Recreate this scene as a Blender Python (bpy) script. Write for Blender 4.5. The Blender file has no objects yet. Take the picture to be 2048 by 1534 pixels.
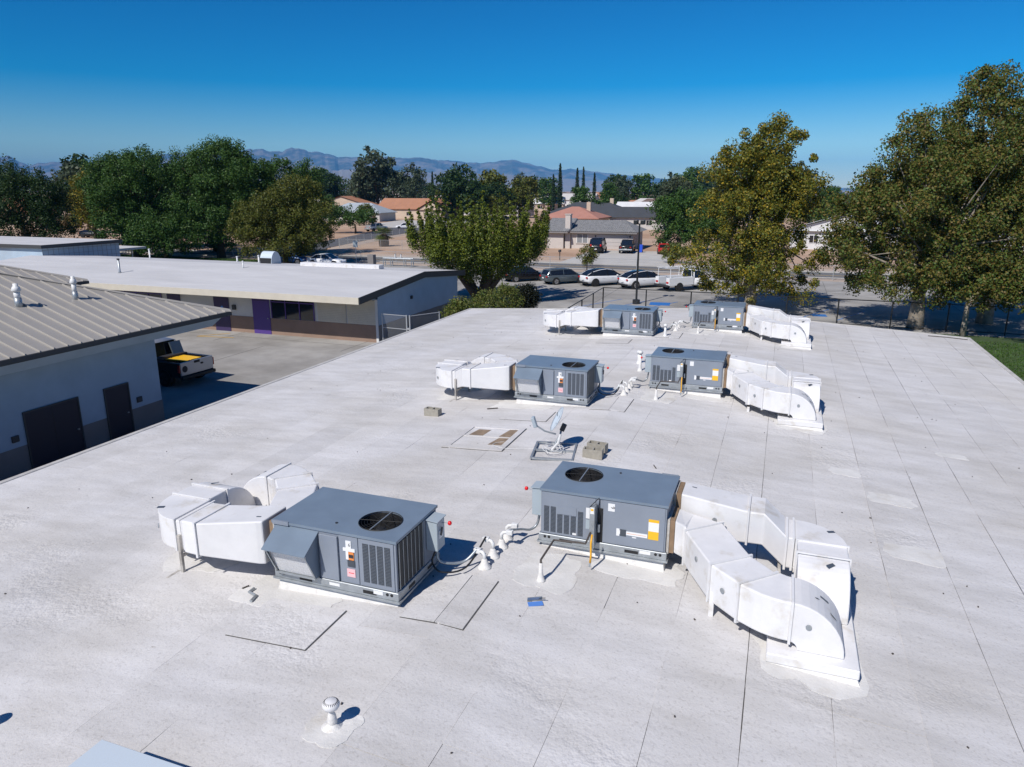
import bpy, math, random
import numpy as np
from mathutils import Vector, Matrix
random.seed(7); rng = np.random.default_rng(7)
R_ = math.radians
sc = bpy.context.scene
C = sc.collection

# ------------------------------------------------------------------ camera, sky, sun, exposure
cam = bpy.data.objects.new('camera', bpy.data.cameras.new('camera')); C.objects.link(cam)
cam.location = (0, 0, 8.8); cam.rotation_euler = (R_(90 - 14.858), 0, R_(20.2))
cam.data.sensor_width = 36; cam.data.lens = 25.54
cam.data.clip_start = 0.1; cam.data.clip_end = 80000
sc.camera = cam
SUN_EL, SUN_AZ = 47.0, 17.0
w = bpy.data.worlds.new('World'); sc.world = w; w.use_nodes = True
nt = w.node_tree; nt.nodes.clear()
sky = nt.nodes.new('ShaderNodeTexSky'); sky.sky_type = 'NISHITA'; sky.sun_disc = False
sky.sun_elevation = R_(SUN_EL); sky.sun_rotation = R_(180 + SUN_AZ)
sky.altitude = 800; sky.air_density = 1.0; sky.dust_density = 0.0; sky.ozone_density = 1.6
hs = nt.nodes.new('ShaderNodeHueSaturation'); hs.inputs['Saturation'].default_value = 1.68; hs.inputs['Hue'].default_value = 0.506
gm = nt.nodes.new('ShaderNodeGamma'); gm.inputs['Gamma'].default_value = 1.33
bg = nt.nodes.new('ShaderNodeBackground'); bg.inputs['Strength'].default_value = 0.05
wo = nt.nodes.new('ShaderNodeOutputWorld')
nt.links.new(sky.outputs[0], gm.inputs['Color']); nt.links.new(gm.outputs[0], hs.inputs['Color']); nt.links.new(hs.outputs[0], bg.inputs['Color']); nt.links.new(bg.outputs[0], wo.inputs['Surface'])
sd = bpy.data.lights.new('sun', 'SUN'); sd.energy = 4.8; sd.angle = R_(0.53); sd.color = (1.0, 0.955, 0.90)
sun = bpy.data.objects.new('sun', sd); C.objects.link(sun)
a, e = R_(SUN_AZ), R_(SUN_EL)
sun.rotation_euler = Vector((math.sin(a) * math.cos(e), math.cos(a) * math.cos(e), -math.sin(e))).to_track_quat('-Z', 'Y').to_euler()
sun.location = (-20, -60, 60)
vs = sc.view_settings; vs.view_transform = 'Standard'; vs.look = 'None'; vs.exposure = 0.0; vs.gamma = 1.0; vs.use_curve_mapping = False
cy = sc.cycles; cy.max_bounces = 5; cy.diffuse_bounces = 2; cy.glossy_bounces = 2; cy.transmission_bounces = 2; cy.volume_bounces = 0; cy.transparent_max_bounces = 12; cy.caustics_reflective = False; cy.caustics_refractive = False

# ------------------------------------------------------------------ helpers
class MB:
    def __init__(s): s.v = []; s.f = []
    def add(s, vs, fs):
        b = len(s.v); s.v += [tuple(p) for p in vs]; s.f += [tuple(b + i for i in q) for q in fs]; return s
    def box(s, x0, x1, y0, y1, z0, z1):
        return s.add([(x0,y0,z0),(x1,y0,z0),(x1,y1,z0),(x0,y1,z0),(x0,y0,z1),(x1,y0,z1),(x1,y1,z1),(x0,y1,z1)],
                     [(0,3,2,1),(4,5,6,7),(0,1,5,4),(1,2,6,5),(2,3,7,6),(3,0,4,7)])
    def obox(s, c, sx, sy, sz, rz=0, rx=0, ry=0):
        M = Matrix.Rotation(rz,3,'Z') @ Matrix.Rotation(ry,3,'Y') @ Matrix.Rotation(rx,3,'X'); c = Vector(c)
        vs = [c + M @ Vector((sx*i/2, sy*j/2, sz*k/2)) for k in (-1,1) for i,j in ((-1,-1),(1,-1),(1,1),(-1,1))]
        return s.add(vs, [(0,3,2,1),(4,5,6,7),(0,1,5,4),(1,2,6,5),(2,3,7,6),(3,0,4,7)])
    def hexa(s, b, t):
        return s.add(list(b)+list(t), [(0,3,2,1),(4,5,6,7),(0,1,5,4),(1,2,6,5),(2,3,7,6),(3,0,4,7)])
    def tube(s, pts, r, n=8, cap=True):
        pts = [Vector(p) for p in pts]; rs = r if isinstance(r,(list,tuple)) else [r]*len(pts)
        rings = []; up = None
        for i,p in enumerate(pts):
            d = ((pts[i+1]-p).normalized() if i+1 < len(pts) else Vector((0,0,0))) + ((p-pts[i-1]).normalized() if i else Vector((0,0,0)))
            d = d.normalized() if d.length > 1e-6 else Vector((0,0,1))
            if up is None: up = Vector((0,0,1)) if abs(d.z) < .9 else Vector((1,0,0))
            u = (up - d*up.dot(d)); u = u.normalized() if u.length>1e-5 else d.orthogonal().normalized()
            up = u; v = d.cross(u)
            rings.append([p + (u*math.cos(2*math.pi*k/n) + v*math.sin(2*math.pi*k/n))*rs[i] for k in range(n)])
        b = len(s.v)
        for rg in rings: s.v += [tuple(q) for q in rg]
        for i in range(len(rings)-1):
            for k in range(n):
                s.f.append((b+i*n+k, b+i*n+(k+1)%n, b+(i+1)*n+(k+1)%n, b+(i+1)*n+k))
        if cap:
            s.f.append(tuple(b+k for k in reversed(range(n)))); m = b+(len(rings)-1)*n; s.f.append(tuple(m+k for k in range(n)))
        return s
    def lathe(s, prof, c=(0,0,0), n=20):
        return s.tube_rings([[Vector((c[0]+r*math.cos(2*math.pi*k/n), c[1]+r*math.sin(2*math.pi*k/n), c[2]+z)) for k in range(n)] for r,z in prof])
    def tube_rings(s, rings, cap=True):
        n = len(rings[0]); b = len(s.v)
        for rg in rings: s.v += [tuple(q) for q in rg]
        for i in range(len(rings)-1):
            for k in range(n):
                s.f.append((b+i*n+k, b+i*n+(k+1)%n, b+(i+1)*n+(k+1)%n, b+(i+1)*n+k))
        if cap:
            s.f.append(tuple(b+k for k in reversed(range(n)))); m = b+(len(rings)-1)*n; s.f.append(tuple(m+k for k in range(n)))
        return s
    def mesh(s, name):
        me = bpy.data.meshes.new(name); me.from_pydata(s.v, [], s.f); me.update(); return me
    def build(s, name, m, parent=None, smooth=False, bevel=0, sub=0, kind=None):
        me = s.mesh(name); me.materials.append(m)
        if smooth: me.polygons.foreach_set('use_smooth', [True]*len(me.polygons))
        return link(name, me, parent, bevel, sub, kind)
def link(name, me, parent=None, bevel=0, sub=0, kind=None):
    ob = bpy.data.objects.new(name, me); C.objects.link(ob)
    if parent: ob.parent = parent
    if bevel:
        b = ob.modifiers.new('bevel','BEVEL'); b.width = bevel; b.segments = 2 if bevel > .015 else 1; b.limit_method = 'ANGLE'; b.angle_limit = R_(40)
    if sub:
        q = ob.modifiers.new('sub','SUBSURF'); q.levels = sub; q.render_levels = sub
    if kind: ob['kind'] = kind
    return ob
def thing(name, label, cat, loc=(0,0,0), rz=0, group=None):
    ob = bpy.data.objects.new(name, None); C.objects.link(ob); ob.location = loc; ob.rotation_euler = (0,0,rz); ob.empty_display_size = .2
    return tag(ob, label, cat, group)
def tag(ob, label, cat, group=None):
    ob['label'] = label; ob['category'] = cat
    if group: ob['group'] = group
    return ob
def copy_tree(src, parent=None):
    c = src.copy(); C.objects.link(c); c.parent = parent
    for ch in src.children: copy_tree(ch, c)
    return c
def place(src, loc, rz, label, group=None, scale=None, first=False):
    r = src if first else copy_tree(src)
    r.location = loc; r.rotation_euler = (0,0,rz); r['label'] = label
    if group: r['group'] = group
    if scale: r.scale = scale if isinstance(scale,(tuple,list)) else (scale,)*3
    return r
def purge(root):
    for ch in list(root.children): purge(ch)
    bpy.data.objects.remove(root)

# ------------------------------------------------------------------ materials
def mat(name, col, rough=.6, metal=0, var=0.0, vscale=2.0, bump=0.0, bscale=30.0, rnd=0.0, spec=.5, col2=None, mscale=1.0, stretch=None, coord='Object', lo=.42, hi=.62, alpha=None, island=None, trans=0):
    m = bpy.data.materials.new(name); m.use_nodes = True; n = m.node_tree.nodes; l = m.node_tree.links
    p = n['Principled BSDF']; p.inputs['Roughness'].default_value = rough; p.inputs['Metallic'].default_value = metal
    p.inputs['Specular IOR Level'].default_value = spec
    p.inputs['Base Color'].default_value = (*col,1)
    src = None
    tc = n.new('ShaderNodeTexCoord'); vec = tc.outputs[coord]
    if stretch:
        mp = n.new('ShaderNodeMapping'); mp.inputs['Scale'].default_value = stretch; l.new(vec, mp.inputs['Vector']); vec = mp.outputs[0]
    def mix(a, b, fac, mode='MIX'):
        x = n.new('ShaderNodeMix'); x.data_type = 'RGBA'; x.blend_type = mode
        for s_, v in ((6,a),(7,b)):
            if isinstance(v, tuple): x.inputs[s_].default_value = v
            else: l.new(v, x.inputs[s_])
        if isinstance(fac,(int,float)): x.inputs[0].default_value = fac
        else: l.new(fac, x.inputs[0])
        return x.outputs[2]
    def noise(sc_, det=4, ro=.55):
        t = n.new('ShaderNodeTexNoise'); t.inputs['Scale'].default_value = sc_; t.inputs['Detail'].default_value = det; t.inputs['Roughness'].default_value = ro; l.new(vec, t.inputs['Vector']); return t.outputs['Fac']
    def ramp(f, a_, b_, c0=(0,0,0,1), c1=(1,1,1,1)):
        r = n.new('ShaderNodeValToRGB'); r.color_ramp.elements[0].position = a_; r.color_ramp.elements[1].position = b_; r.color_ramp.elements[0].color = c0; r.color_ramp.elements[1].color = c1; l.new(f, r.inputs['Fac']); return r.outputs['Color']
    cur = (*col,1)
    if island:
        g = n.new('ShaderNodeNewGeometry'); r = n.new('ShaderNodeValToRGB'); cr = r.color_ramp
        while len(cr.elements) < len(island): cr.elements.new(.5)
        for i,cc in enumerate(island): cr.elements[i].position = i/(len(island)-1); cr.elements[i].color = (*cc,1)
        l.new(g.outputs['Random Per Island'], r.inputs['Fac']); cur = r.outputs['Color']
    if col2 is not None: cur = mix(cur, (*col2,1), ramp(noise(mscale,6,.6), lo, hi))
    if var: cur = mix(cur, ramp(noise(vscale,5,.6), .3, .7, (1-var,)*3+(1,), (1+var*.35,)*3+(1,)), 1.0, 'MULTIPLY')
    if rnd:
        oi = n.new('ShaderNodeObjectInfo'); cur = mix(cur, ramp(oi.outputs['Random'], 0, 1, (1-rnd,)*3+(1,), (1+rnd*.4,)*3+(1,)), 1.0, 'MULTIPLY')
    if not isinstance(cur, tuple): l.new(cur, p.inputs['Base Color'])
    if bump:
        b = n.new('ShaderNodeBump'); b.inputs['Strength'].default_value = bump; b.inputs['Distance'].default_value = .02; l.new(noise(bscale,5,.65), b.inputs['Height']); l.new(b.outputs[0], p.inputs['Normal'])
    if trans:
        t = n.new('ShaderNodeBsdfTranslucent'); mx = n.new('ShaderNodeMixShader'); mx.inputs[0].default_value = trans
        if not isinstance(cur, tuple): l.new(cur, t.inputs['Color'])
        else: t.inputs['Color'].default_value = cur
        l.new(p.outputs[0], mx.inputs[1]); l.new(t.outputs[0], mx.inputs[2]); l.new(mx.outputs[0], n['Material Output'].inputs['Surface'])
    if alpha is not None:
        t = n.new('ShaderNodeBsdfTransparent'); mx = n.new('ShaderNodeMixShader'); mx.inputs[0].default_value = alpha
        l.new(t.outputs[0], mx.inputs[1]); l.new(p.outputs[0], mx.inputs[2]); l.new(mx.outputs[0], n['Material Output'].inputs['Surface'])
    return m
def roof_mat():
    m = mat('roof_coating', (.635,.622,.608), .75, rnd=.07)
    n = m.node_tree.nodes; l = m.node_tree.links; p = n['Principled BSDF']
    g = n.new('ShaderNodeNewGeometry')
    def noise(sc_, det, vec, ro=.6):
        t = n.new('ShaderNodeTexNoise'); t.inputs['Scale'].default_value = sc_; t.inputs['Detail'].default_value = det; t.inputs['Roughness'].default_value = ro; l.new(vec, t.inputs['Vector']); return t.outputs['Fac']
    P = g.outputs['Position']
    mp = n.new('ShaderNodeMapping'); mp.inputs['Scale'].default_value = (.5,1.6,1); mp.inputs['Rotation'].default_value = (0,0,.25); l.new(P, mp.inputs['Vector'])
    def ramp(f,a_,b_,c0,c1):
        r = n.new('ShaderNodeValToRGB'); r.color_ramp.elements[0].position=a_; r.color_ramp.elements[1].position=b_; r.color_ramp.elements[0].color=(*c0,1); r.color_ramp.elements[1].color=(*c1,1); l.new(f,r.inputs['Fac']); return r.outputs['Color']
    old = p.inputs['Base Color'].links[0].from_socket
    def mul(a_,b_):
        x = n.new('ShaderNodeMix'); x.data_type='RGBA'; x.blend_type='MULTIPLY'; x.inputs[0].default_value=1; l.new(a_,x.inputs[6]); l.new(b_,x.inputs[7]); return x.outputs[2]
    c = mul(old, ramp(noise(1.3,5,mp.outputs[0],.65), .32,.66,(.86,.855,.85),(1.06,1.06,1.07)))
    c = mul(c, ramp(noise(.35,3,P,.6), .35,.6,(.93,.915,.89),(1.02,1.02,1.03)))
    c = mul(c, ramp(noise(26,1,P,.7), .28,.45,(.86,.855,.85),(1,1,1)))
    c = mul(c, ramp(noise(9,3,P,.75), .24,.34,(.74,.72,.69),(1,1,1)))
    l.new(c, p.inputs['Base Color'])
    # fine grit plus blistered areas
    vo = n.new('ShaderNodeTexVoronoi'); vo.feature='F1'; vo.inputs['Scale'].default_value=7.5; vo.inputs['Detail'].default_value=2.0; vo.inputs['Roughness'].default_value=.7; l.new(P, vo.inputs['Vector'])
    msk = n.new('ShaderNodeMapRange'); l.new(noise(.55,2,P), msk.inputs['Value']); msk.inputs['From Min'].default_value=.53; msk.inputs['From Max'].default_value=.72
    inv = n.new('ShaderNodeMath'); inv.operation='MULTIPLY_ADD'; l.new(vo.outputs['Distance'], inv.inputs[0]); inv.inputs[1].default_value=-1.3; inv.inputs[2].default_value=.7
    bl = n.new('ShaderNodeMath'); bl.operation='MULTIPLY'; l.new(inv.outputs[0], bl.inputs[0]); l.new(msk.outputs[0], bl.inputs[1])
    gr = n.new('ShaderNodeMath'); gr.operation='MULTIPLY_ADD'; l.new(noise(38,2,P,.7), gr.inputs[0]); gr.inputs[1].default_value=.35; l.new(bl.outputs[0], gr.inputs[2])
    g2 = n.new('ShaderNodeMath'); g2.operation='MULTIPLY_ADD'; l.new(noise(6,2,P,.6), g2.inputs[0]); g2.inputs[1].default_value=.6; l.new(gr.outputs[0], g2.inputs[2])
    b = n.new('ShaderNodeBump'); b.inputs['Strength'].default_value=.36; b.inputs['Distance'].default_value=.03; l.new(g2.outputs[0], b.inputs['Height']); l.new(b.outputs[0], p.inputs['Normal'])
    return m
M = {}
M['roof'] = roof_mat()
M['deck'] = mat('dark_underlay', (.10,.095,.09), .9)
M['edge'] = mat('roof_edge_metal', (.55,.53,.50), .6, var=.2, vscale=3)
M['white'] = mat('white_duct_coating', (.78,.77,.77), .5, var=.09, vscale=2.5, bump=.12, bscale=9, col2=(.58,.53,.45), mscale=2.2, lo=.56, hi=.74, rnd=.06)
M['seal'] = mat('white_sealant', (.76,.74,.71), .7, bump=.5, bscale=25, var=.16, vscale=6, col2=(.55,.50,.43), mscale=3.5, lo=.58, hi=.74)
M['apron'] = mat('brushed_sealant', (.69,.675,.65), .75, bump=.4, bscale=20, var=.14, vscale=2.5, col2=(.56,.52,.46), mscale=1.6, lo=.56, hi=.75)
M['flange'] = mat('weathered_flange', (.50,.47,.43), .7, var=.45, vscale=7)
M['dirt'] = mat('bare_galvanised_patch', (.10,.12,.15), .5, metal=.3)
M['collar'] = mat('brown_flex_collar', (.27,.18,.11), .85, var=.35, vscale=5)
M['black'] = mat('black_rubber', (.015,.015,.016), .6)
M['ac'] = mat('grey_cabinet_paint', (.235,.265,.315), .38, var=.07, vscale=2.5, bump=.03, bscale=4)
M['ac2'] = mat('grey_cabinet_top', (.185,.235,.295), .33, var=.12, vscale=2.2, bump=.05, bscale=3)
M['galv'] = mat('galvanised_steel', (.42,.45,.47), .42, metal=.55, var=.22, vscale=6)
M['filter'] = mat('aluminium_mesh_filter', (.85,.85,.86), .45, var=.35, vscale=90, bump=.8, bscale=110)
M['louver'] = mat('louver_shadow', (.06,.07,.085), .6)
M['coil'] = mat('black_coil_fins', (.02,.022,.026), .5, bump=.4, bscale=150)
M['sticker'] = mat('paper_label', (.78,.78,.78), .6)
M['yellow'] = mat('yellow_label', (.85,.48,.02), .5)
M['orange'] = mat('orange_label', (.75,.25,.06), .5)
M['pink'] = mat('pink_label', (.80,.50,.52), .5)
M['blue_l'] = mat('blue_label', (.10,.25,.65), .5)
M['ink'] = mat('black_print', (.03,.03,.035), .6)
M['disc'] = mat('pale_grey_enamel', (.38,.44,.48), .4, var=.08)
M['red'] = mat('red_plastic', (.75,.01,.015), .35)
M['pipe'] = mat('black_iron_pipe', (.09,.075,.065), .6, var=.4, vscale=12)
M['gasy'] = mat('yellow_gas_hose', (.75,.38,.02), .5)
M['pvc'] = mat('white_pvc', (.74,.74,.73), .5, var=.1, vscale=8)
M['rust'] = mat('rusty_pipe', (.28,.13,.06), .8, var=.4, vscale=12)
M['block'] = mat('concrete_block', (.36,.335,.28), .9, bump=.4, bscale=60, var=.2, vscale=12)
M['dish'] = mat('pale_dish_enamel', (.55,.62,.68), .35)
M['brown'] = mat('bare_brown_felt', (.30,.22,.15), .9, var=.4, vscale=6)
M['wallw'] = mat('white_block_wall', (.66,.66,.65), .8, var=.1, vscale=1.2, bump=.15, bscale=10)
M['wallshade'] = mat('shade_tinted_block_wall', (.40,.50,.60), .8, var=.1, vscale=1.2, bump=.15, bscale=10)  # white wall with blue shade put into its base colour, for sides facing away from sun
M['wains'] = mat('brown_wainscot', (.30,.205,.155), .8, var=.12, vscale=1.5)
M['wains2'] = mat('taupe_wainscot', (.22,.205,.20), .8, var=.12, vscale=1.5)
M['cream'] = mat('cream_wall', (.62,.57,.47), .8, var=.08)
M['purple'] = mat('purple_paint', (.085,.045,.24), .5)
M['dkpurple'] = mat('dark_purple_door', (.045,.03,.10), .5)
M['darkdoor'] = mat('dark_navy_door', (.018,.018,.035), .6)
M['glass'] = mat('dark_window_glass', (.012,.014,.018), .06, spec=.8)
M['tanmetal'] = mat('tan_standing_seam', (.39,.365,.33), .4, var=.07, vscale=.6, metal=.1)
M['fasciad'] = mat('dark_fascia', (.05,.052,.055), .6)
M['concrete'] = mat('concrete', (.38,.365,.345), .9, var=.25, vscale=.5, bump=.2, bscale=25, col2=(.29,.275,.255), mscale=.22)
M['concrete2'] = mat('pale_concrete', (.50,.48,.45), .9, var=.15, vscale=.5)
M['asphalt'] = mat('asphalt', (.105,.105,.11), .9, var=.22, vscale=.5, bump=.3, bscale=40)
M['sand'] = mat('desert_sand', (.45,.285,.185), .95, var=.25, vscale=.12, bump=.4, bscale=6, col2=(.48,.35,.25), mscale=.03, coord='Object')
M['dirtstrip'] = mat('pale_dirt', (.48,.38,.30), .95, var=.2, vscale=.4)
M['paintb'] = mat('blue_road_paint', (.02,.16,.50), .7)
M['painty'] = mat('yellow_road_paint', (.60,.36,.05), .7)
M['paintw'] = mat('white_road_paint', (.6,.6,.58), .7)
M['lawn'] = mat('lawn_soil', (.05,.085,.02), .95, var=.4, vscale=1.5)
M['chain'] = mat('chain_link', (.10,.10,.10), .5, alpha=.10)
M['chaing'] = mat('silver_chain_link', (.35,.36,.37), .5, alpha=.16)
M['postk'] = mat('black_fence_post', (.012,.013,.014), .5)
M['postg'] = mat('galvanised_fence_post', (.48,.50,.52), .45, metal=.4)
M['bark'] = mat('bark', (.085,.062,.045), .95, var=.35, vscale=6, bump=.6, bscale=14)
M['barkp'] = mat('pale_sycamore_bark', (.36,.31,.25), .9, var=.5, vscale=2.5, bump=.4, bscale=10)
def leafm(n, cols, tr=.25): return mat(n, cols[0], .55, island=cols, trans=tr, spec=.3)
M['syc'] = leafm('sycamore_leaves', [(0.063,0.105,0.017),(0.119,0.147,0.022),(0.238,0.21,0.025),(0.091,0.098,0.018),(0.434,0.294,0.021)])
M['syc2'] = leafm('green_sycamore_leaves', [(0.049,0.098,0.02),(0.091,0.14,0.025),(0.154,0.147,0.028),(0.196,0.133,0.035),(0.063,0.112,0.021)])
M['elm'] = leafm('elm_leaves', [(0.033,0.085,0.016),(0.058,0.124,0.021),(0.039,0.091,0.021),(0.098,0.163,0.026)])
M['olive'] = leafm('olive_pine_needles', [(0.061,0.088,0.014),(0.115,0.128,0.022),(0.081,0.101,0.016),(0.176,0.155,0.027)])
M['dkgreen'] = leafm('dark_green_leaves', [(.015,.042,.012),(.028,.06,.016),(.045,.08,.02)])
M['greyg'] = leafm('grey_green_leaves', [(.05,.075,.04),(.075,.10,.055),(.06,.08,.05)])
M['jun'] = leafm('juniper_sprays', [(.045,.075,.008),(.09,.125,.012),(.17,.19,.018),(.06,.09,.01)], .06)
M['cyp'] = leafm('cypress_sprays', [(.010,.028,.010),(.016,.036,.012),(.022,.045,.015)], .1)
M['hedge'] = leafm('hedge_leaves', [(0.072,0.12,0.018),(0.132,0.168,0.036),(0.192,0.18,0.048),(0.06,0.096,0.018)])
M['hedged'] = leafm('dark_hedge_leaves', [(.008,.012,.006),(.014,.018,.008),(.02,.022,.01)])
M['drybush'] = leafm('dry_bush', [(.22,.14,.06),(.16,.12,.05),(.12,.11,.05)])
M['grass'] = leafm('grass_blades', [(.045,.10,.012),(.06,.13,.02),(.08,.14,.03)])
M['palm'] = leafm('palm_fronds', [(.09,.13,.03),(.13,.16,.05),(.07,.10,.025)])
M['tyre'] = mat('tyre_rubber', (.014,.014,.015), .8)
M['rim'] = mat('alloy_rim', (.5,.5,.52), .3, metal=.8)
M['rimd'] = mat('dark_rim', (.04,.04,.045), .35, metal=.5)
M['carw'] = mat('white_car_paint', (.78,.79,.81), .22)
M['carg'] = mat('grey_blue_car_paint', (.13,.16,.18), .25, metal=.4)
M['cark'] = mat('black_car_paint', (.012,.012,.014), .2)
M['cars'] = mat('silver_car_paint', (.45,.47,.50), .3, metal=.5)
M['carb'] = mat('blue_car_paint', (.04,.14,.38), .25)
M['carr'] = mat('red_car_paint', (.45,.01,.012), .25)
M['lampr'] = mat('red_lamp_lens', (.5,.01,.01), .2)
M['lampw'] = mat('clear_lamp_lens', (.6,.6,.6), .15)
M['bluebin'] = mat('blue_bin_plastic', (.02,.09,.65), .5)
M['sign'] = mat('pale_sign_face', (.45,.52,.56), .5)
M['tilegrey'] = mat('grey_roof_tile', (.27,.27,.275), .85, var=.35, vscale=3)
M['stucco'] = mat('pale_stucco', (.55,.50,.46), .9, var=.08)
M['mount'] = mat('mountain_rock', (.24,.20,.16), .95, var=.35, vscale=.004, col2=(.06,.065,.05), mscale=.0030, lo=.40, hi=.56)
M['foothill'] = mat('foothill_rock', (.27,.22,.175), .95, var=.25, vscale=.001, col2=(.22,.18,.14), mscale=.0014)

# ------------------------------------------------------------------ ground, roads, yards
def sheet(name, m, pts, z, kind='structure'):
    b = MB(); b.add([(x,y,z) for x,y in pts], [tuple(range(len(pts)))]); return b.build(name, m, kind=kind)
def rect(x0,x1,y0,y1): return [(x0,y0),(x1,y0),(x1,y1),(x0,y1)]
sheet('ground', M['sand'], rect(-25000,25000,-2300,25800), 0)
def kerbed(name, m, x0,x1,y0,y1,z): return MB().box(x0,x1,y0,y1,-.2,z).build(name, m, kind='structure')
sheet('parking_lot', M['concrete'], rect(-58,40,33,79.6), .012)
sheet('courtyard', M['concrete'], rect(-70,8,-10,34.2), .016)
sheet('street', M['asphalt'], rect(-260,160,82.2,88.2), .008)
kerbed('kerb', M['concrete2'], -260,160, 81.9,82.19, .13)
kerbed('kerb', M['concrete2'], -260,-80, 88.21,88.45, .13); kerbed('kerb', M['concrete2'], -60,160, 88.21,88.45, .13)
sheet('roadside_strip', M['dirtstrip'], rect(-260,160,79.7,81.9), .008)
sheet('roadside_strip', M['dirtstrip'], rect(-62,160,88.46,92.0), .010)
sheet('road_marking', M['painty'], rect(-260,160,85.12,85.22), .012); sheet('road_marking', M['painty'], rect(-260,160,85.34,85.44), .012)
sheet('side_street', M['asphalt'], [(-74,88.2),(-62.5,88.2),(-68,100),(-73.5,125),(-80,165),(-96,240),(-110,238),(-92,165),(-80,122),(-76,105)], .012)
sheet('side_street_pavement', M['dirtstrip'], [(-62.3,92.1),(-60,92.1),(-66,104),(-71,125),(-76,152),(-79,165),(-79.7,165),(-73.2,125),(-67.7,100)], .016)
sheet('driveway', M['concrete2'], [(-26.5,88.5),(-12.5,88.5),(-13.5,100),(-14,110.9),(-27.6,110.9),(-26.8,100)], .014)
sheet('house_drive', M['concrete2'], [(-96,160),(-80.5,165),(-86,200),(-112,205),(-104,170)], .02)
# parking bay lines and the blue accessible bay markings
for i in range(9):
    x = -30 + i*3.9
    b = MB(); b.obox((x+2.2,69.2,.017), 5.4,.10,.002, rz=R_(48)); b.build('road_marking', M['paintw'], kind='structure')
def strip(m, x0,y0,x1,y1,wd=.1,z=.018):
    d = math.atan2(y1-y0,x1-x0); MB().obox(((x0+x1)/2,(y0+y1)/2,z), math.hypot(x1-x0,y1-y0), wd, .003, rz=d).build('road_marking', m, kind='structure')
for x in (-14.5,-12.2,-9.9,-6.0,-3.6,1.5,4.0): strip(M['paintb'], x,55.2,x+2.2,60.2)
strip(M['paintb'], -19.5,52.2,-9,53.0,.14)
MB().obox((-8.9,58.6,.02), 1.6,1.6,.003, rz=.1).build('road_marking', M['paintb'], kind='structure')
MB().obox((2.9,57.0,.02), 1.0,1.0,.003, rz=.1).build('road_marking', M['paintb'], kind='structure')
for k in range(6): strip(M['deck'], -58,36+k*7.3,40,36+k*7.3,.035,.0145)
for k in range(9): strip(M['deck'], -50+k*9,34.4,-50+k*9,79,.035,.0145)
for k in range(5): strip(M['deck'], -40+k*6,24,-40+k*6,34,.03,.0185)
MB().obox((-13.6,26.6,.02),1.2,2.4,.004).build('drain_cover', M['asphalt'], kind='structure')
strip(M['painty'], -33.9,35.1,-31.4,35.5,.1,.022); strip(M['painty'], -33.9,35.1,-32.6,36.6,.1,.022)
# lawns
sheet('lawn', M['lawn'], rect(8.3,60,-5,52.0), .02)
sheet('lawn', M['lawn'], [(-100,66),(-60,51),(-60,79.4),(-105,79.4)], .02)
def blades(name, x0,x1,y0,y1,n,hgt,label):
    x = rng.uniform(x0,x1,n); y = rng.uniform(y0,y1,n); a_ = rng.uniform(0,6.28,n); h = hgt*rng.uniform(.5,1.3,n); wv = hgt*.35
    dx,dy = np.cos(a_)*wv, np.sin(a_)*wv; lx,ly = rng.normal(0,hgt*.5,n), rng.normal(0,hgt*.5,n); z = np.full(n,.015)
    V = np.stack([np.stack([x-dx,y-dy,z],1),np.stack([x+dx,y+dy,z],1),np.stack([x+lx,y+ly,z+h],1)],1).reshape(-1,3)
    me = np_mesh(name, V, 3, M['grass']); ob = link(name, me, kind='stuff'); tag(ob, label, 'grass')
def np_mesh(name, V, k, m):
    n = len(V)//k; me = bpy.data.meshes.new(name)
    me.vertices.add(len(V)); me.vertices.foreach_set('co', V.astype(np.float32).ravel())
    me.loops.add(len(V)); me.loops.foreach_set('vertex_index', np.arange(len(V),dtype=np.int32))
    me.polygons.add(n); me.polygons.foreach_set('loop_start', np.arange(0,len(V),k,dtype=np.int32)); me.polygons.foreach_set('loop_total', np.full(n,k,dtype=np.int32))
    me.materials.append(m); me.update(calc_edges=True); return me
blades('grass', 8.4,26,16,50,60000,.09,'short green lawn grass beside the white roof corner')
blades('grass', -100,-60,66,79,30000,.12,'short green lawn grass under the big left hand trees')

# ------------------------------------------------------------------ main building with white sheet roof
RX, RZ, SL = -3.65, 3.555, .055
XL, XR, YB, YF = -14.8, 7.5, 34.0, -6.0
def rz(x): return RZ - SL*abs(x-RX)
school = thing('school_building', 'low building with the wide white patched flat roof carrying the air conditioners', 'building')
MB().box(XL+1.0,XR-1.0,YF+.6,YB-1.0,0,2.75).build('wall', M['wallw'], school)
roof = MB()
for x0,x1 in ((XL,RX),(RX,XR)):
    za,zb = rz(x0),rz(x1)
    roof.hexa([(x0,YF,za-.32),(x1,YF,zb-.32),(x1,YB,zb-.32),(x0,YB,za-.32)], [(x0,YF,za-.012),(x1,YF,zb-.012),(x1,YB,zb-.012),(x0,YB,za-.012)])
roof = roof.build('roof', M['deck'], school)
ed = MB()
for (x0,x1) in ((XL-.04,XL+.09),(XR-.09,XR+.04)):
    xm = XL if x0 < 0 else XR
    ed=MB().box(x0,x1,YF,YB+.04,rz(xm)-.30,rz(xm)+.028); ed.build('edge_trim', M['edge'], school, bevel=.01)
ed = MB()
for x0,x1 in ((XL+.09,RX),(RX,XR-.09)):
    za,zb = rz(x0),rz(x1)
    ed = MB(); ed.hexa([(x0,YB-.05,za-.3),(x1,YB-.05,zb-.3),(x1,YB+.04,zb-.3),(x0,YB+.04,za-.3)], [(x0,YB-.05,za+.026),(x1,YB-.05,zb+.026),(x1,YB+.04,zb+.026),(x0,YB+.04,za+.026)]); ed.build('edge_trim', M['edge'], school)
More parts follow.
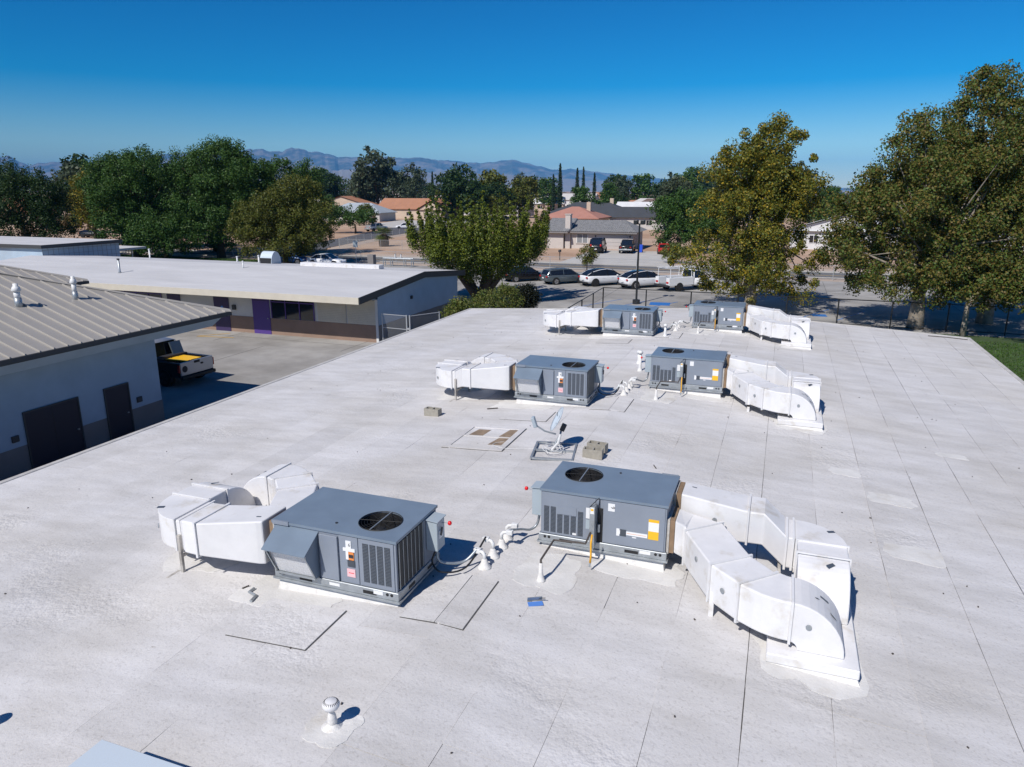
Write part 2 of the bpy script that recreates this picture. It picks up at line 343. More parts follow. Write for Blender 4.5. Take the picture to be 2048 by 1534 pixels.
def sheet_mesh(x0,x1,y0,y1,lift,gapl):
    # one strip of roll roofing: wavy long edges, slightly raised on its lapped side, 1 cm thick
    n = max(2,int((y1-y0)/.55)); top = []
    for i in range(n+1):
        y = y0+(y1-y0)*i/n
        ja = random.uniform(-.004,.004)+gapl*random.uniform(.3,1); jb = random.uniform(.0,.004)
        top.append(((x0+ja,y,rz(x0)+lift+random.uniform(0,.003)), ((x0+x1)/2,y,rz((x0+x1)/2)+random.uniform(0,.006)), (x1-.002+jb,y,rz(x1)+random.uniform(0,.002))))
    v=[];f=[]
    for r in top: v += list(r)+[(r[0][0],r[0][1],r[0][2]-.02),(r[2][0],r[2][1],r[2][2]-.02)]
    for i in range(n):
        a_,b_ = 5*i,5*i+5
        f += [(a_,a_+1,b_+1,b_),(a_+1,a_+2,b_+2,b_+1),(a_+3,a_,b_,b_+3),(a_+2,a_+4,b_+4,b_+2)]
    f += [(0,3,4,2,1),(5*n+0,5*n+1,5*n+2,5*n+4,5*n+3)]
    b = MB(); b.add(v,f); return b
edges = [XL+.09]
while edges[-1] < RX-1.3: edges.append(edges[-1]+.92)
edges.append(RX); 
while edges[-1] < XR-1.35: edges.append(edges[-1]+.92)
edges.append(XR-.09)
for x0,x1 in zip(edges[:-1],edges[1:]):
    y = YF+random.uniform(-4,0); y = max(y,YF)
    while y < YB-.05:
        L = random.uniform(3.2,9.5); y1 = min(y+L, YB-.05)
        if YB-.05-y1 < 1.2: y1 = YB-.05
        b = sheet_mesh(x0,x1,y+.003,y1-random.choice((.001,.002,.007)), random.choice((.002,.004,.007)), random.choice((-.003,.005,.006,.008,.010)))
        b.build('roof_sheet', M['roof'], roof, smooth=False); y = y1
# nailed-on patch panels beside the units
def patch(x0,x1,y0,y1,th=.02,m='roof'):
    b = MB(); n=4; 
    b.hexa([(x0,y0,rz(x0)),(x1,y0,rz(x1)),(x1,y1,rz(x1)),(x0,y1,rz(x0))],[(x0,y0,rz(x0)+th),(x1,y0,rz(x1)+th*.8),(x1,y1,rz(x1)+th),(x0,y1,rz(x0)+th*.9)])
    q=MB(); q.hexa([(x0-.004,y0-.012,rz(x0)),(x1+.014,y0-.012,rz(x1)),(x1+.014,y1+.004,rz(x1)),(x0-.004,y1+.004,rz(x0))],[(x0-.004,y0-.012,rz(x0)+.009),(x1+.014,y0-.012,rz(x1)+.011),(x1+.014,y1+.004,rz(x1)+.009),(x0-.004,y1+.004,rz(x0)+.009)]); q.build('patch_edge', M['deck'], roof)
    return b.build('roof_patch', M[m], roof)
for dy in (0,9.75,19.5):
    patch(-6.12,-4.94,6.26+dy-(.28 if dy else 0),7.15+dy-(.35 if dy else 0)); patch(-4.18,-3.7,7.22+dy,8.44+dy,.022); patch(-3.69,-3.31,7.22+dy,8.44+dy,.022)
patch(-6.60,-5.2,13.5,15.1,.014)
patch(-2.9,-1.9,23.6,24.7,.016)
for x0,x1,y0,y1 in ((-6.36,-6.02,14.35,14.85),(-5.62,-5.36,14.4,14.95),(-5.66,-5.32,13.85,14.33)):
    b = MB(); b.hexa([(x0,y0,rz(x0)+.014),(x1,y0,rz(x1)+.014),(x1+.05,y1,rz(x1)+.014),(x0+.08,y1,rz(x0)+.014)],[(x0,y0,rz(x0)+.019),(x1,y0,rz(x1)+.019),(x1+.05,y1,rz(x1)+.019),(x0+.08,y1,rz(x0)+.019)]); b.build('bare_felt', M['brown'], roof)
for x0,x1,y0,y1 in ((-6.6,-6.45,13.5,15.1),(-5.33,-5.2,13.5,15.1),(-6.45,-5.33,13.5,13.63),(-6.45,-5.33,14.97,15.1),(-6.45,-5.33,14.33,14.37)):
    b = MB(); b.hexa([(x0,y0,rz(x0)+.012),(x1,y0,rz(x1)+.012),(x1,y1,rz(x1)+.012),(x0,y1,rz(x0)+.012)],[(x0,y0,rz(x0)+.03),(x1,y0,rz(x1)+.03),(x1,y1,rz(x1)+.03),(x0,y1,rz(x0)+.03)]); b.build('patch_tape', M['roof'], roof)

def apron(cx,cy,ax,ay,th=.010):
    n=44; pts=[]; ph=[random.uniform(0,6) for _ in range(3)]
    for k in range(n):
        a_=2*math.pi*k/n; c,s_=math.cos(a_),math.sin(a_); q=1/max(abs(c),abs(s_))**.75; j=1+.07*math.sin(3*a_+ph[0])+.05*math.sin(7*a_+ph[1])+.03*math.sin(13*a_+ph[2]); pts.append((cx+ax*c*q*j,cy+ay*s_*q*j))
    b=MB(); v=[(x,y,rz(x)-.01) for x,y in pts]+[(x,y,rz(x)+th) for x,y in pts]; b.add(v,[tuple(range(n,2*n))]+[(k,(k+1)%n,n+(k+1)%n,n+k) for k in range(n)]); b.build('sealant_apron',M['apron'],roof)
for dy in (0,9.75,19.5):
    apron(-5.95,7.35+dy,.75,.42); apron(-1.6,9.72+dy,.62,.40); apron(.75,8.75+dy,.60,.92); apron(-2.75,9.0+dy,.42,.50); apron(-7.9,8.6+dy,.7,1.1)
apron(-3.86,5.2,.26,.24); apron(-9.5,9.6,.5,.3,.008); apron(2.3,14.2,.4,.25,.008); apron(1.6,15.3,.3,.2,.008); apron(2.4,12.0,.45,.28,.008); apron(3.9,17.5,.3,.14,.008)
# ------------------------------------------------------------------ rooftop units
UL, UW, UH = 1.88, 1.173, .85
def text_mesh(s, size):
    cu = bpy.data.curves.new('t','FONT'); cu.body = s; cu.size = size; cu.align_x='CENTER'; cu.align_y='CENTER'; cu.extrude=.0006
    ob = bpy.data.objects.new('t',cu); C.objects.link(ob); dg = bpy.context.evaluated_depsgraph_get(); me = bpy.data.meshes.new_from_object(ob.evaluated_get(dg)); bpy.data.objects.remove(ob); return me
def make_unit():
    # local frame: x along the long side, y depth, z up from the base rail; y=0 is the gas side, y=W the intake-hood side; fan over the x=0 end
    u = thing('rooftop_air_conditioner','x','air conditioner', group='rooftop air conditioners')
    ox,oy = -UL/2,-UW/2
    def P(b,name,m,**k):
        b.v = [(x+ox,y+oy,z) for x,y,z in b.v]; par = k.pop('par',u); return b.build(name, M[m], par, **k)
    L,W,H = UL,UW,UH
    rail = MB().box(-.03,L+.03,-.03,W+.03,0,.115); rl = P(rail,'base_rail','galv',bevel=.006)
    P(MB().box(-.05,L+.05,-.05,W+.05,-.028,0),'base_flange','galv')
    for x0 in (.30,1.30):
        for y0,y1 in ((-.034,-.029),(W+.029,W+.034)): P(MB().box(x0,x0+.2,y0,y1,.03,.075),'fork_slot','black',par=rl)
    for y0 in (.2,.75):
        for x0,x1 in ((-.034,-.029),(L+.029,L+.034)): P(MB().box(x0,x1,y0,y0+.17,.03,.075),'fork_slot','black',par=rl)
    for xc in (.07,.135,1.755,1.82):
        for y0 in (-.036,W+.030):
            P(MB().tube([(xc,y0,.075),(xc,y0+.006,.075)],.021,12),'lifting_hole','black',par=rl)
    for y0,y1 in ((-.0345,-.0295),(W+.0295,W+.0345)): P(MB().box(1.52,1.68,y0,y1,.05,.10) if y0<0 else MB().box(.20,.34,y0,y1,.05,.10),'rail_label','sticker',par=rl)
    P(MB().box(.86,1.02,W+.0295,W+.0345,.045,.085),'rail_label','sticker',par=rl)
    cb0=MB(); cb0.box(0,L,0,.012,.115,.815); cb0.box(0,L,W-.012,W,.115,.815); cb0.box(0,.012,.012,W-.012,.115,.815); cb0.box(L-.012,L,.012,W-.012,.115,.815); cb0.box(0,L,0,W,.100,.114); P(cb0,'cabinet','ac')
    lid = MB()
    # lid with a fan opening: outer rectangle joined to a circle
    fc = (.47,W-.45); fr = .30; n=32
    def ringpt(a_):
        c,s = math.cos(a_),math.sin(a_); x0,x1,y0,y1 = -.02,L+.02,-.02,W+.02
        t = min(((x1-fc[0])/c if c>0 else (x0-fc[0])/c) if abs(c)>1e-9 else 9, ((y1-fc[1])/s if s>0 else (y0-fc[1])/s) if abs(s)>1e-9 else 9)
        return (fc[0]+c*t, fc[1]+s*t)
    angs = sorted([2*math.pi*k/n for k in range(n)] + [math.atan2(y-fc[1],x-fc[0])%(2*math.pi) for x in (-.02,L+.02) for y in (-.02,W+.02)])
    n = len(angs); out = [ringpt(a_) for a_ in angs]; inn = [(fc[0]+fr*math.cos(a_),fc[1]+fr*math.sin(a_)) for a_ in angs]
    v = [(x,y,.85) for x,y in out]+[(x,y,.85) for x,y in inn]+[(x,y,.812) for x,y in out]+[(x,y,.835) for x,y in inn]
    f = []
    for k in range(n):
        j=(k+1)%n; f += [(k,j,n+j,n+k),(2*n+k,2*n+j,j,k),(n+k,n+j,3*n+j,3*n+k)]
    lid.add(v,f); top = P(lid,'lid','ac2')
    P(MB().lathe([(.0,.42),(.302,.42),(.302,.836),(.296,.836),(.296,.44),(.0,.44)],(fc[0],fc[1],0),24),'fan_well','black',par=top)
    fan = MB()
    for k in range(4):
        a_ = k*math.pi/2+.5; c,s = math.cos(a_),math.sin(a_)
        def pt(r,t,z): return (fc[0]+r*math.cos(a_+t),fc[1]+r*math.sin(a_+t),z)
        fan.add([pt(.05,-.4,.56),pt(.27,-.2,.54),pt(.28,.30,.60),pt(.05,.4,.60)],[(0,1,2,3)])
    fan.lathe([(.07,.56),(.07,.74),(.0,.74)],(fc[0],fc[1],0),16); P(fan,'fan','coil',par=top)
    gd = MB()
    for r in (.06,.10,.14,.18,.22,.26,.297):
        gd.tube([(fc[0]+r*math.cos(t*math.pi/14),fc[1]+r*math.sin(t*math.pi/14),.856) for t in range(29)],.0022 if r<.29 else .006,4,False)
    for k in range(4):
        a_ = k*math.pi/4+.2; gd.tube([(fc[0]-.30*math.cos(a_),fc[1]-.30*math.sin(a_),.858),(fc[0]+.30*math.cos(a_),fc[1]+.30*math.sin(a_),.858)],.0028,4)
    P(gd,'fan_guard','black',par=top)
    P(MB().box(fc[0]-.008,fc[0]+.008,fc[1]-.295,fc[1]+.295,.855,.861),'guard_strap','galv',par=top)
    P(MB().tube([(1.0,.98,.85),(1.0,.98,.862)],.018,8),'lid_screw','ink',par=top)
    P(MB().box(1.62,1.88,W+.005,W+.03,.80,.858),'lid_lip','ac',par=top)
    # ---- gas side (y = 0)
    P(MB().box(.02,.84,-.012,0,.125,.80),'access_panel','ac'); P(MB().box(.96,1.86,-.012,0,.125,.80),'access_panel','ac')
    def louv(x0,x1,z0,z1,face,par=u):
        b = MB(); z = z0
        fy = (-.0125,-.0185) if face==0 else (W+.0145,W+.0205)
        k = MB()
        while z < z1:
            b.add([(x0,fy[0],z),(x1,fy[0],z),(x1,fy[1],z+.010),(x0,fy[1],z+.010)],[(0,1,2,3)] if face==0 else [(3,2,1,0)]); z += .021
        p0 = MB().box(x0-.004,x1+.004,min(fy[0],fy[0]),max(fy[0],fy[0])+.0012,z0-.004,z1+.006)
        q = P(p0,'louver_bank','louver'); P(b,'louver_slat','ac',par=q,kind='stuff')
    for x0,z1 in ((.05,.57),(.155,.57),(.26,.46),(.365,.46),(.47,.46),(.58,.55)): louv(x0,x0+.075,.16,z1,0)
    P(MB().box(.28,.555,-.0185,-.012,.475,.60),'knockout_plate','ac')
    def label(x0,x1,z0,z1,face,m='sticker',off=0,par=u):
        y0,y1 = (-.0150-off,-.012) if face==0 else (W+.012,W+.0225+off)
        return P(MB().box(x0,x1,y0,y1,z0,z1),'label',m,par=par)
    label(.70,.78,.47,.64,0); label(.70,.78,.30,.45,0,'disc')
    l6 = label(1.03,1.13,.64,.76,0)
    u['six'] = 0
    lt = label(1.17,1.62,.30,.36,0); label(1.165,1.21,.27,.385,0,off=.001); label(1.22,1.31,.275,.38,0,'louver',.002); label(1.32,1.60,.327,.332,0,'orange',.001)
    ly = label(1.63,1.78,.42,.56,0); label(1.63,1.78,.56,.605,0,'yellow'); label(1.63,1.78,.29,.42,0,'yellow')
    label(1.40,1.46,.27,.285,0); label(.50,.56,.168,.195,0,off=.008)
    fb = MB().box(.80,.875,-.20,-.03,.09,.74); fl = P(fb,'flue_box','galv',bevel=.004)
    P(MB().box(.81,.865,-.204,-.2,.64,.73),'label','sticker',par=fl); P(MB().box(.818,.857,-.207,-.204,.69,.72),'label','yellow',par=fl)
    P(MB().tube([(.80,-.20,.745),(.90,-.01,.83),(.905,-.01,.50)],.007,5),'brace','ink',par=fl)
    P(MB().box(.88,.955,-.012,-.004,.06,.66),'flue_recess','black')
    P(MB().tube([(.905,-.05,.30),(.905,-.05,.42)],.022,8),'gas_valve','galv')
    # ---- intake hood side (y = W); x runs the other way when looked at
    yb = W
    hood = MB(); x0,x1 = 1.16,1.84
    hood.add([(x0,yb,.79),(x1,yb,.79),(x1,yb+.34,.58),(x0,yb+.34,.58),(x0,yb,.775),(x1,yb,.775),(x1,yb+.34,.565),(x0,yb+.34,.565)],[(0,1,2,3),(7,6,5,4),(3,2,6,7),(0,3,7,4),(1,5,6,2)])
    hood.add([(x0+.015,yb,.775),(x0+.015,yb+.30,.585),(x0+.015,yb+.29,.50),(x0+.015,yb+.10,.14),(x0+.015,yb,.14)],[(0,1,2,3,4)])
    hood.add([(x1-.015,yb,.775),(x1-.015,yb+.30,.585),(x1-.015,yb+.29,.50),(x1-.015,yb+.10,.14),(x1-.015,yb,.14)],[(4,3,2,1,0)])
    hd = P(hood,'intake_hood','ac2')
    fm = MB()
    for xa in (x0+.02,x1-.045): fm.hexa([(xa,yb+.29,.52),(xa+.025,yb+.29,.52),(xa+.025,yb+.30,.55),(xa,yb+.30,.55)],[(xa,yb+.095,.135),(xa+.025,yb+.095,.135),(xa+.025,yb+.115,.155),(xa,yb+.115,.155)])
    fm.box(x0+.02,x1-.02,yb+.012,yb+.12,.122,.145); P(fm,'filter_frame','galv',par=hd)
    P(MB().add([(x0+.02,yb+.255,.56),(x1-.02,yb+.255,.56),(x1-.02,yb+.09,.15),(x0+.02,yb+.09,.15)],[(0,3,2,1)]),'filter','filter',par=hd)
    P(MB().box(.86,1.14,yb,yb+.035,.13,.775),'service_door','ac',bevel=.004)
    P(MB().box(.56,.84,yb,yb+.012,.125,.80),'access_panel','ac'); P(MB().box(.03,.54,yb,yb+.012,.125,.80),'access_panel','ac')
    for k in range(4): louv(.08+k*.108,.08+k*.108+.078,.19,.735,1)
    lb6 = label(.655,.735,.63,.74,1); label(.60,.78,.59,.635,1,off=.001); label(.70,.74,.47,.59,1,off=.001); label(.62,.70,.47,.585,1,'orange',.002); label(.625,.695,.50,.55,1,'ink',.003); label(.61,.72,.37,.46,1,'louver'); label(.61,.735,.22,.335,1,'pink')
    label(.63,.71,.275,.285,1,'red',.001)
    # ---- condenser end (x = 0)
    P(MB().box(-.012,0,.45,1.13,.14,.79),'condenser_coil','coil')
    for k in range(7): P(MB().box(-.020,-.012,.45+k*.11,.46+k*.11,.135,.795),'coil_guard_bar','galv')
    P(MB().box(-.016,0,.04,.42,.125,.80),'end_panel','ac')
    ds = P(MB().box(-.19,-.02,.12,.36,.33,.78),'disconnect_box','disc',bevel=.006)
    P(MB().hexa([(-.21,.10,.775),(-.0165,.10,.79),(-.0165,.38,.79),(-.21,.38,.775)],[(-.21,.10,.785),(-.0165,.10,.80),(-.0165,.38,.80),(-.21,.38,.785)]),'box_cap','disc',par=ds)
    P(MB().box(-.196,-.19,.18,.30,.5,.62),'label','sticker',par=ds)
    P(MB().tube([(-.21,.24,.66),(-.215,.26,.60),(-.21,.28,.55)],.013,6),'switch_handle','ink',par=ds)
    rk = MB(); rk.tube([(-.19,.20,.71),(-.30,.20,.715)],.006,5); rk = P(rk,'handle_rod','galv',par=ds)
    P(MB().lathe([(0,-.032),(.022,-.024),(.032,0),(.022,.024),(0,.032)],(-.31,.20,.715),12),'red_knob','red',par=ds,smooth=True)
    # ---- duct end (x = L): two brown collars
    for y0,y1 in ((.04,.55),(.62,1.14)):
        z0,z1 = (.08,.62) if y0<.5 else (.12,.80)
        P(MB().box(L,L+.045,y0,y1,z0,z1),'duct_collar','flange'); P(MB().box(L+.045,L+.115,y0+.015,y1-.015,z0+.015,z1-.015),'flex_collar','collar')
    # roof curb, deeper towards the duct end because the roof falls that way
    cb = MB().hexa([(-.05,-.06,-.36),(L+.03,-.06,-.36),(L+.03,W+.06,-.36),(-.05,W+.06,-.36)],[(.02,.02,-.028),(L-.02,.02,-.028),(L-.02,W-.02,-.028),(.02,W-.02,-.028)]); P(cb,'roof_curb','seal')
    return u, (l6,lb6)
unit,_ = make_unit()
def ring_duct(rings, closed=True):
    b = MB(); b.tube_rings([[Vector(p) for p in r] for r in rings]); return b
def R4(F,B,zb,zt): return [(F[0],F[1],zb),(B[0],B[1],zb),(B[0],B[1],zt),(F[0],F[1],zt)]
def flange(par, F,B,zb,zt, t=.03, o=.022, m='white'):
    F,B = Vector((*F,0)),Vector((*B,0)); d=(B-F).normalized(); nrm=Vector((-d.y,d.x,0))
    F2,B2 = F-d*o, B+d*o; b=MB()
    for za,zc,(a_,c_) in ((zb-o,zb,(F2,B2)),(zt,zt+o,(F2,B2)),(zb,zt,(F2,F)),(zb,zt,(B,B2))):
        q=[a_-nrm*t/2,c_-nrm*t/2,c_+nrm*t/2,a_+nrm*t/2]
        b.hexa([(p.x,p.y,za) for p in q],[(p.x,p.y,zc) for p in q])
    ob = shift(b).build('flange', M[m], par); return ob
def shift(b): b.v=[(x-UL/2,y-UW/2,z) for x,y,z in b.v]; return b
def plug(par, x,y,z,nx,ny,nz=0):
    n_=Vector((nx,ny,nz)).normalized(); p=Vector((x,y,z)); shift(MB().tube([p,p+n_*.012],.035,14)).build('test_port', M['galv'], par)
def make_duct_a():
    # S-bend duct: leaves the unit, swings forward, runs on and drops through a quarter-round elbow into the curb
    d = thing('rooftop_duct','x','duct',group='white rooftop ducts')
    zb,zt=-.04,.48
    s1=[R4((1.995,.06),(1.995,.53),.1,.6),R4((2.13,.10),(2.2,.56),.02,.53),R4((2.15,.06),(2.62,.50),zb,zt)]
    shift(ring_duct(s1)).build('transition', M['white'], d, bevel=.02)
    s2=[R4((2.15,.06),(2.62,.50),zb,zt),R4((2.25,-.16),(2.74,.26),zb,zt),R4((2.58,-.82),(3.06,-.40),zb,zt)]
    shift(ring_duct(s2)).build('duct_section', M['white'], d, bevel=.02)
    s3=[R4((2.58,-.82),(3.06,-.40),zb,zt),R4((2.96,-1.19),(3.39,-.76),zb,zt)]
    shift(ring_duct(s3)).build('duct_section', M['white'], d, bevel=.02)
    s4=[]
    for k in range(7):
        t=k/6*R_(45); F=(3.58-0.90*math.sin(R_(45)-t)*.965, -1.43+.90*(1-math.cos(R_(45)-t))); h=R_(45)-t
        B=(F[0]+.65*math.sin(h), F[1]+.65*math.cos(h)); s4.append(R4(F,B,zb,zt))
    s4[0]=R4((2.96,-1.19),(3.39,-.76),zb,zt)
    shift(ring_duct(s4)).build('elbow', M['white'], d, bevel=.02)
    rings=[]; r0,r1=.10,.62; cx,cz=3.58,-.14
    for k in range(11):
        t=k/10*math.pi/2
        rings.append([(cx+r0*math.sin(t),-1.43,cz+r0*math.cos(t)),(cx+r0*math.sin(t),-.78,cz+r0*math.cos(t)),(cx+r1*math.sin(t),-.78,cz+r1*math.cos(t)),(cx+r1*math.sin(t),-1.43,cz+r1*math.cos(t))])
    shift(ring_duct(rings)).build('drop_elbow', M['white'], d, bevel=.02)
    flange(d,(2.15,.06),(2.62,.50),zb,zt); flange(d,(2.58,-.82),(3.06,-.40),zb,zt); flange(d,(2.96,-1.19),(3.39,-.76),zb,zt); flange(d,(3.58,-1.43),(3.58,-.78),zb,zt)
    for k,(x,y,sx,sy) in enumerate(((3.95,-1.0,.12,.035),(4.05,-1.2,.10,.05),(3.86,-1.1,.05,.03))):
        t=math.asin((x-cx)/r1); z=cz+r1*math.cos(t)
        shift(MB().obox((x+.004*math.sin(t),y,z+.002),sx,sy,.004,ry=t,rz=.3*k)).build('bare_patch', M['dirt'], d)
    plug(d,2.76,-1.005,.24,-.68,-.73); plug(d,3.78,-1.43,.2,0,-1); plug(d,2.36,-.39,.3,-.9,-.44)
    cb=MB().box(3.34,4.36,-1.60,.06,-.26,-.14); shift(cb).build('duct_curb', M['white'], d, bevel=.01)
    cb=MB().hexa([(3.28,-1.68,-.42),(4.42,-1.68,-.42),(4.42,.12,-.42),(3.28,.12,-.42)],[(3.36,-1.58,-.262),(4.34,-1.58,-.262),(4.34,.04,-.262),(3.36,.04,-.262)]); shift(cb).build('curb_skirt', M['seal'], d)
    st=MB().box(2.60,2.66,-.88,-.82,-.36,.10); st.box(2.6,2.66,-.88,-.25,-.10,-.05); st.box(2.50,2.76,-.98,-.72,-.36,-.27); shift(st).build('stand', M['white'], d)
    return d
def make_duct_b():
    # tapered duct that steps down, turns a plan elbow and drops into the same curb
    d = thing('rooftop_duct','x','duct',group='white rooftop ducts')
    shift(ring_duct([R4((1.995,.635),(1.995,1.125),.135,.785),R4((2.08,.63),(2.08,1.15),.13,.78),R4((2.97,.64),(2.97,1.27),.15,.65)])).build('transition', M['white'], d, bevel=.02)
    shift(ring_duct([R4((2.97,.64),(2.97,1.27),.15,.65),R4((3.19,.65),(3.19,1.26),.15,.65),R4((3.51,.36),(3.51,1.0),.0,.47)])).build('offset', M['white'], d, bevel=.02)
    shift(ring_duct([R4((3.51,.36),(3.51,1.0),.0,.47),R4((3.62,.36),(3.62,1.01),.0,.47)])).build('duct_section', M['white'], d, bevel=.02)
    rings=[]; cx,cy=3.62,.34
    for k in range(11):
        t=k/10*math.pi/2; r0,r1=.03,.67
        rings.append(R4((cx+r0*math.sin(t),cy+r0*math.cos(t)),(cx+r1*math.sin(t),cy+r1*math.cos(t)),.0,.47))
    shift(ring_duct(rings)).build('elbow', M['white'], d, bevel=.02)
    shift(ring_duct([R4((3.65,.34),(4.29,.34),.0,.47),R4((3.65,-.06),(4.29,-.06),.0,.47)])).build('duct_section', M['white'], d, bevel=.02)
    rings=[]; cy2,cz=-.06,-.14
    for k in range(11):
        t=k/10*math.pi/2; r0,r1=.12,.60
        rings.append([(3.65,cy2-r0*math.sin(t),cz+r0*math.cos(t)),(4.29,cy2-r0*math.sin(t),cz+r0*math.cos(t)),(4.29,cy2-r1*math.sin(t),cz+r1*math.cos(t)),(3.65,cy2-r1*math.sin(t),cz+r1*math.cos(t))])
    shift(ring_duct(rings)).build('drop_elbow', M['white'], d, bevel=.02)
    flange(d,(2.97,.64),(2.97,1.27),.15,.65); flange(d,(3.51,.36),(3.51,1.0),0,.47); flange(d,(3.60,.36),(3.60,1.01),0,.47)
    flange(d,(3.65,.32),(4.29,.32),0,.47); flange(d,(3.65,-.06),(4.29,-.06),0,.47)
    for k,(x,y,z,sx,sy) in enumerate(((2.15,1.0,.772,.07,.02),(4.1,.75,.472,.1,.06),(4.05,-.25,.45,.12,.05))):
        shift(MB().obox((x,y,z),sx,sy,.006,rz=.4*k,ry=.13 if k==0 else 0,rx=0 if k<2 else .3)).build('bare_patch', M['dirt'], d)
    plug(d,2.5,.636,.45,0,-1); plug(d,4.06,.86,.22,.7,.7)
    # strut frame under the elbow
    st=MB(); 
    for y in (1.10,.26): st.box(3.43,3.47,y-.02,y+.02,-.34,.30 if y>1 else -.02)
    st.box(3.43,3.47,.26,1.08,-.06,-.02); st.box(3.43,3.47,.24,1.3,-.34,-.30); st.box(3.52,3.56,.24,1.3,-.34,-.30)
    shift(st).build('strut_stand', M['flange'], d)
    return d
duct_a, duct_b = make_duct_a(), make_duct_b()
ROWS = (0,9.75,19.5)
UZ = 3.62
ulab = ['grey air conditioner with intake hood standing behind the white mushroom vent',
        'grey air conditioner with big yellow label in front of two cinder blocks',
        'grey air conditioner with intake hood just behind the satellite dish',
        'grey air conditioner with yellow label in the middle row of roof units',
        'grey air conditioner with intake hood at the roof edge before the light pole',
        'grey air conditioner with yellow label at roof edge before the yellowing tree']
dlabA = ['white duct dropping behind hooded air conditioner nearest the mushroom vent','white S-bend duct with bare spots beside the air conditioner near the gas pipe','white duct dropping behind hooded air conditioner next to the satellite dish','white S-bend duct of the middle yellow-labelled air conditioner','white duct behind the hooded air conditioner at the far roof edge','white S-bend duct at the far roof edge below the yellowing tree']
dlabB = ['white tapered duct on a strut frame beside the hood nearest the mushroom vent','white stepped duct behind the S-bend duct near the gas pipe','white tapered duct by the hood behind the lone cinder block','white stepped duct behind the middle S-bend duct','white tapered duct at the far roof edge left of the light pole','white stepped duct at the far roof edge under the yellowing tree']
i=0
for dy in ROWS:
    for side in (0,1):
        c = (-6.2+UL/2, 7.42+dy+UW/2, UZ) if side==0 else (-3.1+UL/2, 9.72+dy+UW/2, UZ); rzv = math.pi if side==0 else 0
        o_ = place(unit, c, rzv, ulab[i], first=(i==0)); 
        place(duct_a, c, rzv, dlabA[i], first=(i==0)); place(duct_b, c, rzv, dlabB[i], first=(i==0)).scale = (1.07,1.10,1) if side==0 else (1,1,1)
        if dy==0:
            me = text_mesh('6',.085); me.materials.append(M['ink']); t = link('label_print', me, o_)
            if side==1: t.location=(1.105-UL/2,-.0158-UW/2,.70); t.rotation_euler=(math.pi/2,-math.pi/2,0)
            else: t.location=(.68-UL/2,UW/2+.0232,.685); t.rotation_euler=(math.pi/2,0,math.pi); t.scale=(.8,.8,.8)
        i+=1
# ------------------------------------------------------------------ ridge conduits, gas pipes, small roof things
bl_i = 0
for ri,dy in enumerate(ROWS):
    names = ['front row of air conditioners','middle row of air conditioners','back row of air conditioners']
    for k,(x,y,h) in enumerate(((-3.63,8.72,.20),(-3.63,9.05,.22),(-3.62,9.38,.22),(-3.64,9.66,.2))):
        y += dy; z=rz(x)
        t=thing('conduit_boot',('first','second','third','last')[k]+' white conduit boot counted from the hooded unit, '+names[ri],'pipe boot',(x,y,z),group='conduit boots on the roof ridge')
        MB().lathe([(.11,-.01),(.095,.02),(.062,.06),(.042,.12),(.03,.14)],n=16).build('boot_cone', M['seal'], t, smooth=True)
        s = -1 if k<2 else 1
        MB().tube([(0,0,.1),(0,0,h),(s*.03,.01,h+.03),(s*.12,.03,h+.035)],.028,8).build('elbow', M['pvc'], t, smooth=True)
        MB().box(s*.12-.05,s*.12+.05,-.005,.065,h+.0,h+.07).build('fitting_box', M['pvc'], t, bevel=.005)
    # flexible whips
    def whip(pts,r,m,lab):
        ps=[Vector(p) for p in pts]; out=[]
        for i_ in range(len(ps)-1):
            p0=ps[max(i_-1,0)];p1=ps[i_];p2=ps[i_+1];p3=ps[min(i_+2,len(ps)-1)]
            for q in range(6):
                t=q/6; out.append(.5*((2*p1)+(p2-p0)*t+(2*p0-5*p1+4*p2-p3)*t*t+(3*p1-p0-3*p2+p3)*t**3))
        out.append(ps[-1]); tag(MB().tube(out,r,6).build('flexible_conduit', M[m], smooth=True), lab,'conduit','flexible conduits to the air conditioners')
    xe=-4.32; zr=RZ
    whip([(xe+.10,8.42+dy,3.96),(xe+.12,8.36+dy,3.80),(xe+.2,8.40+dy,3.70),(xe+.42,8.60+dy,3.66),(-3.75,8.74+dy,3.82)],.020,'galv','grey flexible conduit from hooded unit, '+names[ri])
    whip([(xe+.14,8.30+dy,3.96),(xe+.10,8.24+dy,3.78),(xe+.25,8.22+dy,3.66),(xe+.5,8.50+dy,3.64),(-3.75,9.07+dy,3.85)],.014,'black','thin black cable from hooded unit, '+names[ri])
    whip([(-3.2,9.95+dy,3.95),(-3.24,9.95+dy,3.75),(-3.32,9.86+dy,3.68),(-3.42,9.70+dy,3.74),(-3.50,9.41+dy,3.845)],.020,'galv','grey flexible conduit from yellow-labelled unit, '+names[ri])
    # gas line
    gx,gy=-2.78,8.72+dy
    t=thing('gas_pipe','black gas pipe with yellow hose, '+names[ri],'gas pipe',(gx,gy,rz(gx)),group='gas pipes')
    MB().lathe([(.085,-.01),(.055,.03),(.032,.12),(.026,.28)],n=14).build('boot_cone', M['seal'], t, smooth=True)
    MB().tube([(0,0,.2),(0,0,.33),(.02,.35,.37),(.02,.55,.37),(.38,.60,.37),(.48,.60,.37),(.50,.78,.45),(.50,.96,.45)],.016,8).build('pipe_run', M['pipe'], t)
    MB().tube([(.56,.66,.50),(.56,.60,.38),(.57,.58,.2),(.565,.56,.10)],.015,8).build('yellow_hose', M['gasy'], t, smooth=True)
    MB().tube([(.565,.56,.10),(.56,.55,.04)],.013,8).build('hose_end', M['galv'], t)
